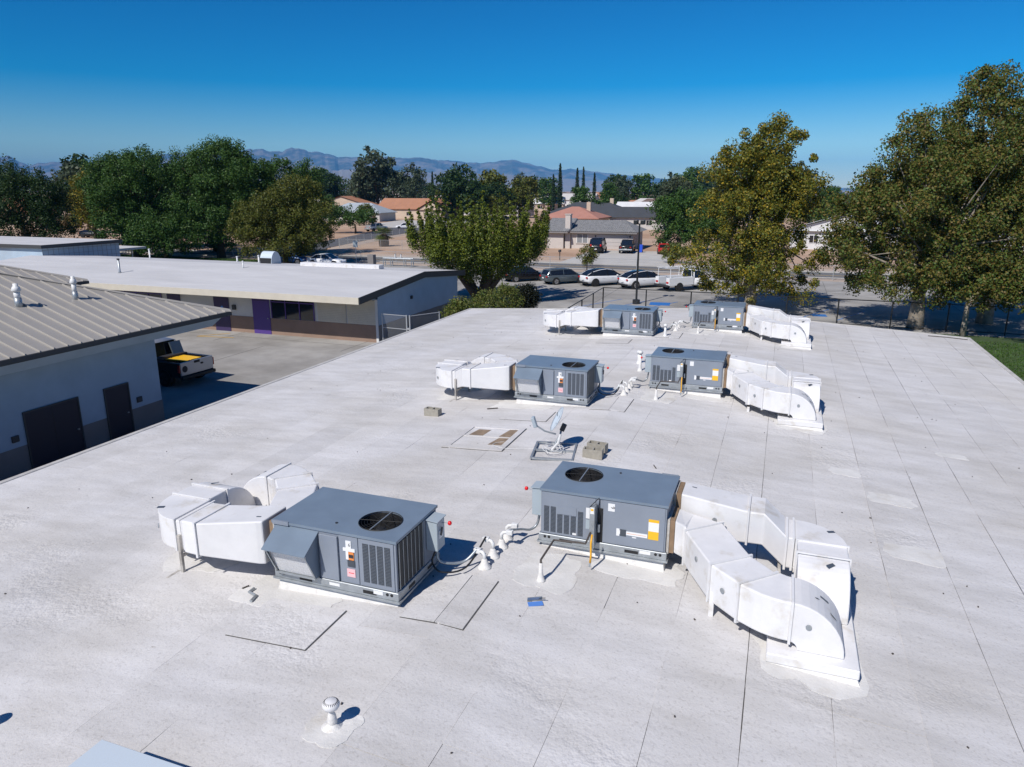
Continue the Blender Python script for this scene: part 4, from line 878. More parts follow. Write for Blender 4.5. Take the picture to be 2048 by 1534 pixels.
def glasshouse(par,st,m_roof,pillars,win='glass',frame=None):
    # st: (x, half width at belt, z belt, half width at roof, z roof) ; dark glass shell with a painted roof skin and pillars
    rings=[[Vector((x,wb,zb)),Vector((x,wr,zr_)),Vector((x,-wr,zr_)),Vector((x,-wb,zb))] for x,wb,zb,wr,zr_ in st]
    g=MB().tube_rings(rings).build('window_glass',M[win],par)
    hi=[s for s in st if s[4]-s[2]>.25]
    rr=[[Vector((x,wr+.012,zr_-.045)),Vector((x,wr-.06,zr_+.02)),Vector((x,-wr+.06,zr_+.02)),Vector((x,-wr-.012,zr_-.045))] for x,wb,zb,wr,zr_ in hi]
    MB().tube_rings(rr).build('roof',M[m_roof],par,smooth=True)
    for s in (1,-1):
        MB().tube([(x,s*(wr+.01),zr_-.02) for x,wb,zb,wr,zr_ in st],.035,5).build('cant_rail',M[frame or m_roof],par)
    for i_,j_ in pillars:
        (xa,wb,zb,_,_),(xc,_,_,wr,zr_)=st[i_],st[j_]
        for s in (1,-1): MB().tube([(xa,s*(wb+.005),zb),(xc,s*(wr+.008),zr_)],.035,5).build('pillar',M[m_roof],par)
    return g
def car(kind,paint,label,loc,rz_,rim='rim',group=None,roofm=None):
    t=thing('parked_'+('van' if kind=='van' else 'car'),label,'van' if kind=='van' else 'car',loc,rz_,group); rp=roofm or paint
    if kind=='suv':
        loft(t,'body',[(-2.3,.70,.45,.95,.1),(-2.2,.88,.30,1.05,.1),(-1.4,.95,.22,1.06,.08),(0,.95,.22,1.0,.08),(1.1,.95,.22,.98,.08),(1.75,.93,.24,.90,.12),(2.25,.82,.28,.72,.18),(2.38,.6,.38,.6,.2)],paint)
        glasshouse(t,[(-2.2,.74,1.02,.60,1.08),(-1.6,.84,1.03,.61,1.38),(-.8,.88,1.0,.63,1.55),(-.05,.88,.98,.63,1.60),(.55,.88,.97,.63,1.50),(1.55,.82,.92,.66,.96)],rp,[(1,1),(3,3),(5,4),(0,1)],frame=paint); wb,wr,hw=1.45,.36,.90; zl=.86
    elif kind=='wagon':
        loft(t,'body',[(-2.3,.74,.40,.92,.1),(-2.2,.86,.28,.98,.08),(-1.3,.89,.20,.97,.08),(0,.89,.20,.93,.08),(1.0,.89,.20,.92,.08),(1.7,.87,.22,.84,.14),(2.2,.76,.28,.70,.2),(2.32,.55,.36,.58,.2)],paint)
        glasshouse(t,[(-2.2,.80,.95,.66,1.0),(-1.95,.80,.95,.64,1.38),(-.5,.82,.93,.65,1.44),(.35,.82,.92,.65,1.42),(1.15,.80,.90,.68,.94)],rp,[(0,1),(2,2),(4,3),(1,1)]); wb,wr,hw=1.38,.33,.84; zl=.80
        for s in (1,-1): MB().tube([(-1.8,s*.62,1.48),(.2,s*.62,1.49)],.02,5).build('roof_rail',M['ink'],t)
    elif kind=='sedan':
        loft(t,'body',[(-2.4,.66,.42,.86,.15),(-2.25,.84,.28,.95,.12),(-1.4,.89,.20,.96,.08),(0,.89,.20,.92,.08),(1.0,.89,.20,.90,.08),(1.7,.87,.22,.82,.14),(2.25,.76,.28,.68,.2),(2.38,.55,.36,.56,.2)],paint)
        glasshouse(t,[(-1.75,.80,.94,.70,.96),(-1.05,.82,.93,.64,1.36),(-.3,.82,.92,.66,1.43),(.3,.82,.91,.66,1.41),(1.15,.80,.88,.70,.91)],rp,[(0,1),(2,2),(4,3)]); wb,wr,hw=1.42,.33,.84; zl=.78
    elif kind=='van':
        loft(t,'body',[(-2.55,.80,.40,1.15,.06),(-2.45,.96,.30,1.2,.05),(0,1.0,.25,1.2,.05),(1.3,1.0,.25,1.15,.06),(1.9,.96,.26,1.02,.14),(2.45,.86,.32,.85,.2),(2.55,.66,.42,.7,.2)],paint)
        glasshouse(t,[(-2.5,.93,1.15,.80,1.3),(-2.35,.95,1.15,.78,2.05),(0,.96,1.15,.80,2.12),(.9,.96,1.15,.80,2.08),(1.75,.92,1.05,.80,1.1)],rp,[(0,1),(2,2),(4,3),(3,3)]); wb,wr,hw=1.6,.37,.93; zl=1.2
    else:
        loft(t,'body',[(-2.75,.9,.5,1.05,.03),(-2.7,.97,.42,1.08,.03),(-1.2,.98,.35,1.08,.03),(0,.98,.35,1.08,.05),(1.2,.98,.35,1.1,.08),(2.3,.96,.36,1.04,.12),(2.75,.88,.42,.88,.15),(2.85,.7,.5,.75,.15)],paint,0)
        glasshouse(t,[(-.95,.88,1.06,.74,1.1),(-.75,.88,1.06,.72,1.75),(.3,.9,1.06,.74,1.84),(.7,.9,1.06,.74,1.80),(1.45,.88,1.05,.78,1.1)],rp,[(0,1),(2,2),(4,3)]); wb,wr,hw=1.75,.40,.92; zl=.92
        MB().box(-2.62,-1.02,-.80,.80,1.02,1.10).build('bed_liner',M['black'],t); MB().box(-2.9,-2.76,-.95,.95,.50,.68).build('rear_bumper',M['galv'],t,bevel=.02)
    for x in (-wb,wb):
        for y in (-hw+.02,hw-.02): wheel(t,x,y,wr,.22,rim)
        for s in (1,-1): MB().tube([(x,s*(hw-.12),wr+.01),(x,s*(hw+.045),wr+.01)],wr*1.17,20).build('wheel_arch',M['black'],t)
    xr=-2.36 if kind in('suv','wagon') else (-2.40 if kind=='sedan' else (-2.56 if kind=='van' else -2.78))
    for s in (1,-1):
        MB().obox((xr+.05,s*(hw-.22),zl),.10,.22,.14 if kind!='van' else .30).build('tail_lamp',M['lampr'],t,bevel=.02); MB().obox((2.18,s*(hw-.22),.66 if kind not in('pickup','van') else .86),.22,.26,.12).build('head_lamp',M['lampw'],t,bevel=.03)
        MB().obox((.95,s*(hw+.12),1.0 if kind not in('pickup','van') else 1.2),.12,.16,.12).build('mirror',M[paint],t,bevel=.03)
        for xd in (-.55,.45): MB().obox((xd,s*(hw+.052),.78 if kind not in ('van','pickup') else .95),.14,.02,.025).build('door_handle',M[paint],t)
    MB().obox((xr-.01,0,.66),.02,.34,.12).build('number_plate',M['sticker'],t)
    if kind=='suv': MB().obox((xr+.06,0,.36),.16,1.5,.16).build('rear_valance',M['black'],t,bevel=.03)
    return t
hd=R_(47)
def rear(x,y): return (x+1.45*math.cos(hd)+.15, y+1.45*math.sin(hd)+.5, .0)
car('suv','carw','white hatchback with black wheels parked beside the grey estate car',rear(-17.2,67.6),hd,'rimd','cars parked along the lot',roofm='glass')
car('suv','carw','white hatchback with silver wheels parked behind the light pole',rear(-13.3,67.2),hd,'rim','cars parked along the lot',roofm='glass')
car('wagon','carg','grey-blue estate car with red tail lamp between black and white cars',rear(-21.1,67.5),hd,'rim','cars parked along the lot')
car('sedan','cark','black car half hidden by the juniper',rear(-25.4,68.1),hd,'rim','cars parked along the lot')
car('van','cark','black van parked in front of the grey tiled house',(-25.6,106.4,0),R_(95),'rimd')
car('pickup','cark','black pickup truck with chrome bumper on the house driveway',(-21.6,108.0,0),R_(96),'rimd')
car('sedan','carr','red car mostly hidden by the dark tree beside the driveway',(-16.2,107.8,0),R_(100),'rim')
car('pickup','cars','silver-blue pickup truck parked on the side street behind the palm',(-86.5,146.5,0),R_(75),'rimd')
car('sedan','carw','white saloon car driving on the side street',(-85.2,157.5,0),R_(-150),'rimd')
car('suv','cark','dark car beyond the far left fence',(-126.5,107.2,0),R_(20),'rimd')
car('suv','carb','blue car behind the classroom roof in the tree shade',(-57.5,76.2,0),R_(10),'rim')
car('sedan','carw','white car behind the classroom roof in the tree shade',(-52.0,76.0,0),R_(5),'rim')
# white utility truck with ladder rack
t=thing('utility_truck','white utility truck with ladder rack and tool boxes','truck',rear(-9.3,67.0),hd,'cars parked along the lot')
loft(t,'body',[(.2,.95,.45,1.1,.05),(1.2,.97,.4,1.12,.08),(2.3,.95,.4,1.05,.12),(2.8,.86,.45,.9,.15)],'carw',0)
glasshouse(t,[(.2,.9,1.08,.74,1.3),(.3,.9,1.08,.74,1.8),(.9,.9,1.08,.74,1.8),(1.7,.88,1.06,.78,1.1)],'carw',[(0,1),(3,2)])
for s in (1,-1): MB().box(-2.7,.1,min(s*.55,s*1.0),max(s*.55,s*1.0),.55,1.25).build('tool_box',M['carw'],t,bevel=.02)
MB().box(-2.68,.1,-.55,.55,.55,.7).build('bed_floor',M['galv'],t); MB().box(-2.85,-2.7,-.95,.95,.45,.62).build('rear_bumper',M['ink'],t)
for x in (-2.5,-.1,1.6):
    MB().tube([(x,-.9,1.2),(x,-.85,2.05),(x,.85,2.05),(x,.9,1.2)],.03,6).build('rack_hoop',M['carw'],t)
for y in (-.85,.85,0): MB().tube([(-2.7,y,2.08),(2.3,y,2.08)],.028,6).build('rack_rail',M['carw'],t)
for k in range(8): MB().tube([(-2.4+k*.55,-.4,2.15),(-2.4+k*.55,.0,2.15)],.018,5).build('ladder_rung',M['carw'],t)
for x in (-1.5,2.0):
    for y in (-.9,.9): wheel(t,x,y,.40,.24,'rimd')
for s in (1,-1): MB().box(-2.73,-2.70,min(s*.6,s*.9),max(s*.6,s*.9),.75,.9).build('tail_lamp',M['lampr'],t)
# work pickup in the shade of the metal-roofed building
t=thing('work_pickup','dark work pickup with silver tailgate and yellow boards in its bed','pickup truck',(-28.1,26.15,0),R_(176))
pk=M['cark']
loft(t,'body',[(-.9,.98,.42,1.12,.04),(0,1.0,.38,1.12,.05),(1.2,1.0,.38,1.15,.08),(2.4,.97,.4,1.1,.12),(2.9,.88,.45,.95,.15)],'cark',0)
for s in (1,-1): MB().box(-2.8,-.9,min(s*.82,s*1.0),max(s*.82,s*1.0),.5,1.18).build('bed_side',pk,t,bevel=.02)
MB().box(-2.8,-.9,-.82,.82,.5,.72).build('bed_floor',M['black'],t)
tg=MB().box(-2.87,-2.80,-.95,.95,.58,1.20).build('tailgate',M['cars'],t,bevel=.02)
MB().box(-2.885,-2.87,-.16,.16,1.06,1.17).build('tailgate_handle',M['black'],tg)
o_=MB().lathe([(0,0),(.09,0),(.09,.01),(0,.01)],n=16).build('emblem',M['ink'],tg); o_.matrix_world=Matrix.Translation((-2.872,-.28,.98))@Matrix.Rotation(-math.pi/2,4,'Y')@Matrix.Scale(.5,4,(1,0,0))
o_=MB().lathe([(.11,0),(.15,0),(.15,.01),(.11,.01)],n=20).build('round_badge',M['ink'],tg); o_.matrix_world=Matrix.Translation((-2.872,.72,.88))@Matrix.Rotation(-math.pi/2,4,'Y')
MB().box(-2.98,-2.80,-.98,.98,.40,.56).build('rear_bumper',M['black'],t,bevel=.03)
for s in (1,-1): MB().box(-2.86,-2.74,min(s*.96,s*1.015),max(s*.96,s*1.015),.75,1.1).build('tail_lamp',M['lampr'],t)
glasshouse(t,[(-.85,.9,1.1,.74,1.2),(-.7,.9,1.1,.74,1.84),(.4,.9,1.1,.76,1.92),(.9,.9,1.1,.76,1.88),(1.7,.88,1.08,.78,1.15)],'cars',[(0,1),(2,2),(4,3)])
for k,(y,z) in enumerate(((-.45,1.14),(-.1,1.145),(.25,1.14))): MB().obox((-1.95,y,z),1.15,.30,.03,rz=.05*k).build('yellow_board',M['yellow'],t)
MB().box(-1.35,-.95,-.85,.85,.9,1.25).build('tool_chest',M['ink'],t); MB().obox((-1.0,-.55,1.50),.06,.62,.62,ry=.35).build('chest_lid',M['carg'],t)
for x in (-1.85,1.85):
    for y in (-.92,.92): wheel(t,x,y,.41,.26,'rimd')

# ------------------------------------------------------------------ near trees
J=(-23.3,55.7,0)
t=thing('juniper_tree','broad spiky juniper with forked dark trunk beside the parking lot','tree',J)
cl=[];rd=[]
for k in range(128):
    a_=k*2.39996+random.uniform(-.2,.2); q=math.sqrt((k+.5)/128)*random.uniform(.93,1.04); rx=5.6*q
    x,y=rx*math.cos(a_),rx*.8*math.sin(a_); zb=1.9+2.6*q**2.2; zt=7.5-1.0*q**2+random.uniform(-1.2,1.4)
    if random.random()<.08: zt+=.8
    lean=Vector((x,y,0))*.10
    m=13
    for i_ in range(m):
        f=i_/(m-1); cl.append((x+lean.x*f+random.uniform(-.12,.12),y+lean.y*f+random.uniform(-.12,.12),zb+(zt-zb)*f)); rd.append(.56*(1-f)**.8+.06)
cl=np.array(cl); rd=np.array(rd)
link('crown',np_mesh('crown',leaves(cl,rd,80,.135,up=.8,shell=.45),4,M['jun']),t)
b=MB()
for tip in ((-2.6,.3,4.2),(2.0,-.2,4.4),(.4,1.2,4.6),(3.4,.4,3.6),(-3.6,-.6,3.4)):
    b.tube([(0,0,-.1),(tip[0]*.2,tip[1]*.2,.8),(tip[0]*.45,tip[1]*.45,1.9),tip],[.42,.34,.26,.10],8)
b.build('trunk',M['bark'],t,smooth=True)
tree('sycamore_tree','yellowing sycamore with a pointed crown behind the last air conditioner',(-2.0,57.5,0),[(0,0,3.6,6.4,5.2,3.0),(.2,.0,7.0,4.7,4.4,3.2),(.2,0,10.2,2.7,2.7,2.6),(.5,0,12.6,1.3,1.3,1.7),(2.6,0,8.8,1.8,2,2.0),(-1.2,0,10.6,2.5,2.4,2.2),(1.4,0,11,2.2,2.2,2.0),(0,0,9,4.3,4,3)],440,240,.165,'syc','barkp',2.0,.42,.32,.95,55,inner=.2)
tree('sycamore_tree','large green sycamore with thick pale trunk at the lawn corner',(8.6,53.6,0),[(0,0,4.8,6.2,5.2,3.5),(.3,0,8.0,5.2,5,3.0),(-2.6,0,8.6,2.6,2.6,2.0),(3.5,0,10.6,4.0,3.6,3.0),(-4.2,0,6.5,2.6,2.6,2.4),(0,0,11.2,3.4,3.2,2.4)],470,230,.165,'syc2','barkp',2.4,.45,.32,1.0,50,inner=.2)
tree('sycamore_tree','tallest sycamore rising behind the thick trunked one',(13.4,57.5,0),[(0,0,4.8,6.5,5.5,3.5),(0,0,9.0,5.5,5,3.6),(-.4,0,13.4,3.2,3.2,3.2),(1.8,0,12,3.6,3.4,3.0),(-3.4,0,9.5,3.4,3.4,3.2),(-4.6,0,11.4,2.8,2.8,2.8),(-2.2,0,14.6,2.2,2.2,2.2)],530,230,.165,'syc2','barkp',3,.45,.32,1.0,45,inner=.2)
tree('sycamore_tree','small thin trunked sycamore hanging over the lawn edge',(11.0,51.6,0),[(.4,0,3.6,3.4,2.8,1.9),(2.4,-.6,3.4,2.6,2.4,1.7)],100,230,.16,'syc2','barkp',2,.16,.45,.8,20,inner=.2)
tree('shade_tree','broad leafy tree whose shadow falls on the right roof edge',(18.5,30.0,0),[(0,0,5,4.6,4.6,3),(0,0,7.5,3.5,3.5,2.2)],170,70,.32,'syc2','barkp',2.4,.3,.6,1.0,20,inner=.2)
# big trees on the left, beyond the classroom block
tree('elm_tree','very dark spreading tree above the shade-tinted tiled building',(-93,69,0),[(0,0,6,7,7,4.2),(-3,0,9,6,5,3.8),(3,0,8.5,4,4,3),(-9,0,8,5,5,4.5)],330,190,.23,'dkgreen','bark',3,.5,.7,1.3,20,inner=.2)
tree('elm_tree','broad green tree on the lawn beside the dark one',(-81.5,75.5,0),[(0,0,5.6,6,5.5,4.2),(-1,0,9.5,5,5,3.6),(2.2,0,11.0,4,4,3.2),(-4,0,10.5,3,3,2.8)],340,190,.23,'elm','bark',2.6,.5,.7,1.3,20,inner=.2)
tree('elm_tree','tallest leafy tree of the group behind the classroom roof',(-71.5,80,0),[(0,0,6,6.5,6,4.5),(.5,0,10.5,5.8,5.2,3.8),(1.5,0,13.4,3.0,3,2.4),(-4.5,0,11,3.6,3.6,2.8),(4.6,0,11.5,3.2,3.2,2.8)],400,190,.23,'elm','bark',3,.5,.7,1.3,24,inner=.2)
tree('pine_tree','olive-brown spreading pine behind the classroom roof',(-57.5,75.5,0),[(0,0,3.6,6.8,5.6,3.0),(-.5,0,6.5,5.2,4.8,2.6),(2.0,0,8.6,3.4,3,2.2),(4.2,0,5.8,3.2,3,2.4),(-4,0,5,3.6,3.4,2.6)],380,150,.22,'olive','bark',2.2,.4,.55,1.0,24,inner=.2,up=.5)
tree('elm_tree','dark green tree filling the gap behind the broad green tree',(-92,90,0),[(0,0,5,6,6,4.5),(1,0,9.5,4.5,4.5,3.6),(-3,0,8,3.5,3.5,3)],240,150,.25,'elm','bark',2.6,.4,.7,1.3,12,inner=.2)
tree('elm_tree','dark green tree between the broad and the tallest leafy trees',(-79.5,88,0),[(0,0,5,6,6,4.6),(1,0,9.6,4.6,4.6,3.8),(3,0,11.2,2.6,2.6,2.2)],240,150,.25,'dkgreen','bark',2.6,.4,.7,1.3,12,inner=.2)
tree('elm_tree','green tree behind the olive-brown pine',(-64,87,0),[(0,0,5,5.6,5.6,4.6),(-1,0,9.4,4.6,4.6,3.6),(2,0,10.6,2.6,2.6,2.2)],220,150,.25,'elm','bark',2.6,.4,.7,1.3,12,inner=.2)
tree('elm_tree','low leafy tree reaching the lawn under the tall left trees',(-75.5,74.5,0),[(0,0,3.2,5.5,4,2.8),(-3.5,0,3.4,3.5,3.5,2.6)],170,150,.23,'elm','bark',1.2,.3,.6,1.1,8,inner=.2)
tree('small_tree','yellow-green small tree between the dark left tree and broad green tree',(-108,92,0),[(0,0,6.5,4,4,4),(0,0,9.5,2.6,2.6,2.6)],110,70,.36,'syc','bark',3,.3,.8,1.2,10,inner=.2)

# ------------------------------------------------------------------ houses beyond the street
HM={}
def hm(name,c): 
    if name not in HM: HM[name]=mat(name,c,.85,var=.12,vscale=.6)
    return HM[name]
def house(name,label,x,y,w_,d_,h,rise,roofc,wallc,rot=0,style='gable',wins=3,chim=False,door=True,ov=.5,garage=False):
    t=thing(name,label,'house',(x,y,0),rot,'houses beyond the street'); wm=hm('house_wall_%s'%(wallc,),wallc); rm=hm('house_roof_%s'%(roofc,),roofc)
    wl=MB().box(-w_/2,w_/2,-d_/2,d_/2,0,h).build('wall',wm,t)
    a_,c_=w_/2+ov,d_/2+ov
    rf=MB()
    if style=='gable':
        rf.add([(-a_,-c_,h-.05),(a_,-c_,h-.05),(a_,c_,h-.05),(-a_,c_,h-.05),(-a_,0,h+rise),(a_,0,h+rise),(-a_,-c_,h-.2),(a_,-c_,h-.2),(a_,c_,h-.2),(-a_,c_,h-.2)],[(0,1,5,4),(2,3,4,5),(6,7,1,0),(8,9,3,2),(9,8,7,6),(0,4,3,9,6),(1,7,8,2,5)])
    elif style=='front':
        rf.add([(-a_,-c_,h-.05),(a_,-c_,h-.05),(a_,c_,h-.05),(-a_,c_,h-.05),(0,-c_,h+rise),(0,c_,h+rise),(-a_,-c_,h-.2),(a_,-c_,h-.2),(a_,c_,h-.2),(-a_,c_,h-.2)],[(1,2,5,4),(3,0,4,5),(7,8,2,1),(9,6,0,3),(9,8,7,6)])
        for yy_ in (-d_/2+.01,d_/2-.01): MB().add([(-w_/2,yy_,h-.01),(w_/2,yy_,h-.01),(0,yy_,h+rise*w_/(2*a_)-.1)],[(0,1,2)]).build('gable_wall',wm,t)
    else:
        k=min(a_,c_)*.95
        if a_>c_: r0,r1=(-a_+k,0),(a_-k,0)
        else: r0,r1=(0,-c_+k),(0,c_-k)
        v=[(-a_,-c_,h-.05),(a_,-c_,h-.05),(a_,c_,h-.05),(-a_,c_,h-.05),(*r0,h+rise),(*r1,h+rise),(-a_,-c_,h-.2),(a_,-c_,h-.2),(a_,c_,h-.2),(-a_,c_,h-.2)]
        f=[(0,1,5,4),(1,2,5),(2,3,4,5),(3,0,4)] if a_>c_ else [(0,1,4),(1,2,5,4),(2,3,5),(3,0,4,5)]
        rf.add(v,f+[(6,7,1,0),(7,8,2,1),(8,9,3,2),(9,6,0,3),(9,8,7,6)])
    r=rf.build('roof',rm,t)
    if chim: MB().box(w_*.2,w_*.2+.9,-.1,.6,h,h+rise+1.0).build('chimney',wm,r)
    for k in range(wins):
        xx=-w_/2+w_*(k+.6)/(wins+.6)
        wn=MB().box(xx-.6,xx+.6,-d_/2-.03,-d_/2-.002,1.0,2.1).build('window',M['glass'],t)
        MB().box(xx-.68,xx+.68,-d_/2-.06,-d_/2-.031,.92,1.0).build('sill',M['sticker'],wn); MB().box(xx-.03,xx+.03,-d_/2-.05,-d_/2-.031,1.0,2.1).build('mullion',M['sticker'],wn)
    if door: MB().box(w_*.38,w_*.38+.95,-d_/2-.03,-d_/2-.002,0,2.05).build('door',hm('house_door',(.12,.07,.05)),t)
    if garage: MB().box(-w_*.25,w_*.12,-d_/2-.04,-d_/2-.002,0,2.2).build('garage_door',hm('garage_white',(.45,.42,.40)),t)
    return t
TER=(.40,.19,.11); TAN=(.56,.45,.35); GRY=(.20,.20,.21); WHT=(.66,.66,.66); BRN=(.15,.105,.09); DRK=(.055,.06,.07); PNK=(.42,.20,.15); PALE=(.52,.50,.48); LB=(.42,.48,.55)
# grey tiled house straight across the street
t=thing('tiled_house','pale stucco house with wavy grey tile roof and tall chimney across the street','house',(-26.6,116.6,0),0)
MB().box(-4.9,4.9,-4,4,0,2.75).build('wall',M['stucco'],t); MB().box(-8.6,-5.9,-5.0,3,0,2.75).build('wall',M['stucco'],t); MB().box(-5.9,-4.9,-2.4,3,0,2.75).build('wall',M['stucco'],t)
def tiled(par,x0,x1,y0,y1,z0,z1,hipr=0):
    base=MB(); base.add([(x0,y0,z0-.06),(x1,y0,z0-.06),(x1-hipr,y1,z1-.06),(x0,y1,z1-.06)],[(0,1,2,3)]); r=base.build('roof_slope',M['tilegrey'],par)
    n=11; b=MB()
    for k in range(n):
        f0,f1=k/n,(k+1.12)/n; f1=min(f1,1); ya,yb=y0+(y1-y0)*f0,y0+(y1-y0)*f1; za,zb=z0+(z1-z0)*f0,z0+(z1-z0)*f1
        xe0,xe1=x1-hipr*f0,x1-hipr*f1; x=x0
        while x<xe0-.2:
            w2=min(.33,xe0-x); xb=min(x,xe1-.1)
            b.add([(x,ya,za+.02),(x+w2*.5,ya,za+.10),(x+w2,ya,za+.02),(min(x+w2,xe1),yb,zb),(min(x+w2*.5,xe1),yb,zb+.06),(min(x,xe1),yb,zb)],[(0,1,4,5),(1,2,3,4)]); x+=.33
    b.build('roof_tiles',M['tilegrey'],r,kind='stuff')
tiled(t,-5.6,5.6,-4.6,0,2.65,4.25,2.6); tiled(t,-9.2,-5.0,-5.6,-.2,2.65,4.5)
MB().add([(-5.6,0,4.25),(3.0,0,4.25),(5.6,4.6,2.65),(-5.6,4.6,2.65)],[(0,1,2,3)]).build('roof_slope',M['tilegrey'],t); MB().add([(5.6,-4.6,2.65),(5.6,4.6,2.65),(3,0,4.25)],[(0,1,2)]).build('roof_slope',M['tilegrey'],t); MB().add([(-9.2,-.2,4.5),(-5,-.2,4.5),(-5,5,2.65),(-9.2,5,2.65)],[(0,1,2,3)]).build('roof_slope',M['tilegrey'],t)
MB().add([(-5.0,-5.6,2.65),(-5.0,4.8,2.65),(-5.0,-.2,4.45)],[(0,1,2)]).build('gable_wall',M['stucco'],t)
MB().box(-5.6,5.6,-4.68,-4.6,2.42,2.64).build('fascia',M['wains2'],t); MB().box(-9.2,-5.0,-5.68,-5.6,2.42,2.64).build('fascia',M['wains2'],t)
c=MB().box(-5.75,-4.95,-4.5,-3.5,0,5.2).build('chimney',M['stucco'],t); MB().box(-5.85,-4.85,-4.6,-3.4,5.2,5.32).build('chimney_cap',M['stucco'],c)
wn=MB().box(-3.9,-2.2,-4.03,-4.003,.95,2.2).build('window',hm('curtained_glass',(.24,.25,.26)),t)
for xx in (-3.95,-3.05,-2.2): MB().box(xx-.04,xx+.04,-4.07,-4.031,.9,2.25).build('frame',M['sticker'],wn)
MB().box(-4.1,-2.0,-4.12,-4.031,.78,.88).build('sill',M['stucco'],wn)
g=MB().box(-.6,4.1,-4.03,-4.003,0,2.2).build('garage_door',hm('garage_white',(.50,.47,.45)),t)
for k in range(3): MB().box(-.58,4.08,-4.045,-4.031,.53+k*.55,.55+k*.55).build('panel_joint',M['wains2'],g)
for xx in (-.95,4.45): MB().box(xx-.07,xx+.07,-4.12,-4.003,1.8,2.1).build('wall_lamp',M['ink'],t)
house('bungalow','tan gabled house with terracotta roof behind the far left street',-164,256,22,12,3.4,3.4,TER,TAN,R_(10),'front',2)
house('bungalow','long house with pale blue-grey hipped metal roof',-121,196,18,11,2.6,2.7,(.36,.40,.44),PALE,R_(4),'hip',4)
house('bungalow','tan house with terracotta roof and front gable porch',-114,222,26,12,3.2,3.2,TER,TAN,0,'gable',3,True)
house('bungalow','tan front gabled wing with dark garage opening',-104,214,9,9,3.2,2.6,TER,TAN,0,'front',1,garage=True)
house('bungalow','low white roofed shed behind the terracotta house',-128,262,34,12,3.2,1.2,WHT,WHT,0,'gable',2)
house('barn_shed','white rounded shed with blue-grey side',-140,252,8,7,3.2,2.6,LB,WHT,R_(15),'front',0,door=False)
house('bungalow','dark grey hipped house behind the juniper top',-134,334,22,14,3.4,3.6,GRY,PALE,R_(-6),'hip',3,True)
house('bungalow','terracotta roofed house with pale blue wall behind the juniper',-148,412,26,13,4.5,3.8,TER,LB,R_(8),'front',2,True)
house('bungalow','grey gabled house between the two thin cypresses',-190,560,40,16,6,5.5,(.30,.29,.29),WHT,0,'gable',4)
house('bungalow','pink tile roofed house right behind the grey tiled one',-45.5,166,13,12,3.0,2.3,PNK,TAN,0,'hip',2,True)
house('bungalow','dark blue roofed house with tall white chimney',-46,184,22,14,3.0,3.0,DRK,TAN,0,'hip',2,True)
house('bungalow','low house with black solar roof right of the white chimney',-32,178,15,9,2.9,2.2,DRK,PALE,R_(5),'gable',2)
house('bungalow','white roofed house among the green trees',-36,225,24,11,3.2,2.4,WHT,WHT,0,'gable',2)
house('bungalow','long brown roofed house with a white chimney',-60,330,36,13,3.6,3.4,BRN,WHT,0,'gable',3,True)
house('bungalow','far grey roofed house behind the tall cypresses',-98,365,17,11,4.5,3,PALE,WHT,0,'gable',2)
house('bungalow','far terracotta house behind the last tall cypress',-86,380,14,11,5,3,TER,TAN,0,'gable',2)
house('bungalow','white gabled house glimpsed through the sycamores',9,128,15,10,3.0,2.4,WHT,WHT,R_(-8),'front',2)
house('bungalow','white house glimpsed behind the tallest sycamore',30,134,18,10,3.0,2.2,GRY,WHT,0,'gable',3)
house('bungalow','terracotta roofed house beyond the darkest left tree',-175,128,16,10,4,3,TER,TAN,R_(20),'gable',2)
# street furniture across the street
t=thing('wheelie_bin','bright blue wheelie bin beside the black pickup','bin',(-19.7,108.4,0)); MB().hexa([(-.26,-.28,.05),(.26,-.28,.05),(.26,.28,.05),(-.26,.28,.05)],[(-.32,-.34,1.05),(.32,-.34,1.05),(.32,.34,1.05),(-.32,.34,1.05)]).build('tub',M['bluebin'],t); MB().box(-.34,.34,-.36,.38,1.05,1.13).build('lid',M['bluebin'],t,bevel=.03); MB().tube([(-.3,.3,.12),(.3,.3,.12)],.12,10).build('wheels',M['tyre'],t)
t=thing('mailbox','small dark mailbox on a post beside the driveway','mailbox',(-27.4,92.6,0)); MB().box(-.05,.05,-.05,.05,0,1.05).build('post',M['bark'],t); MB().box(-.15,.15,-.25,.25,1.05,1.35).build('box',M['ink'],t,bevel=.05)
t=thing('road_sign','pale blank-backed road sign on a post near the classroom roof','road sign',(-49.7,79.0,0)); MB().tube([(0,0,0),(0,0,2.9)],.04,6).build('post',M['postg'],t); MB().box(-.32,.32,-.05,-.03,2.05,2.85).build('sign_board',M['sign'],t)
t=thing('utility_cabinet','grey utility cabinet on the roadside verge','utility box',(-46.6,77.5,0)); MB().box(-.4,.4,-.35,.35,0,1.35).build('cabinet',M['wains2'],t,bevel=.02); MB().box(-.45,.45,-.4,.4,0,.1).build('plinth',M['concrete2'],t)
t=thing('backflow_assembly','galvanised backflow pipe assembly on stands by the street','pipework',(-43.3,77.8,0))
for z,y in ((.95,0),(.95,.5)): MB().tube([(-1.9,y,z),(1.9,y,z)],.09,8).build('pipe',M['galv'],t)
for x in (-1.9,-.9,.9,1.9):
    for y in (0,.5): MB().tube([(x,y,0),(x,y,.95)],.06,6).build('leg',M['galv'],t)
for x in (-.4,.4): MB().tube([(x,.25,.9),(x,.25,1.45)],.07,8).build('valve',M['pvc'],t); MB().tube([(x-.15,.25,1.45),(x+.15,.25,1.45)],.03,6).build('handwheel',M['ink'],t)
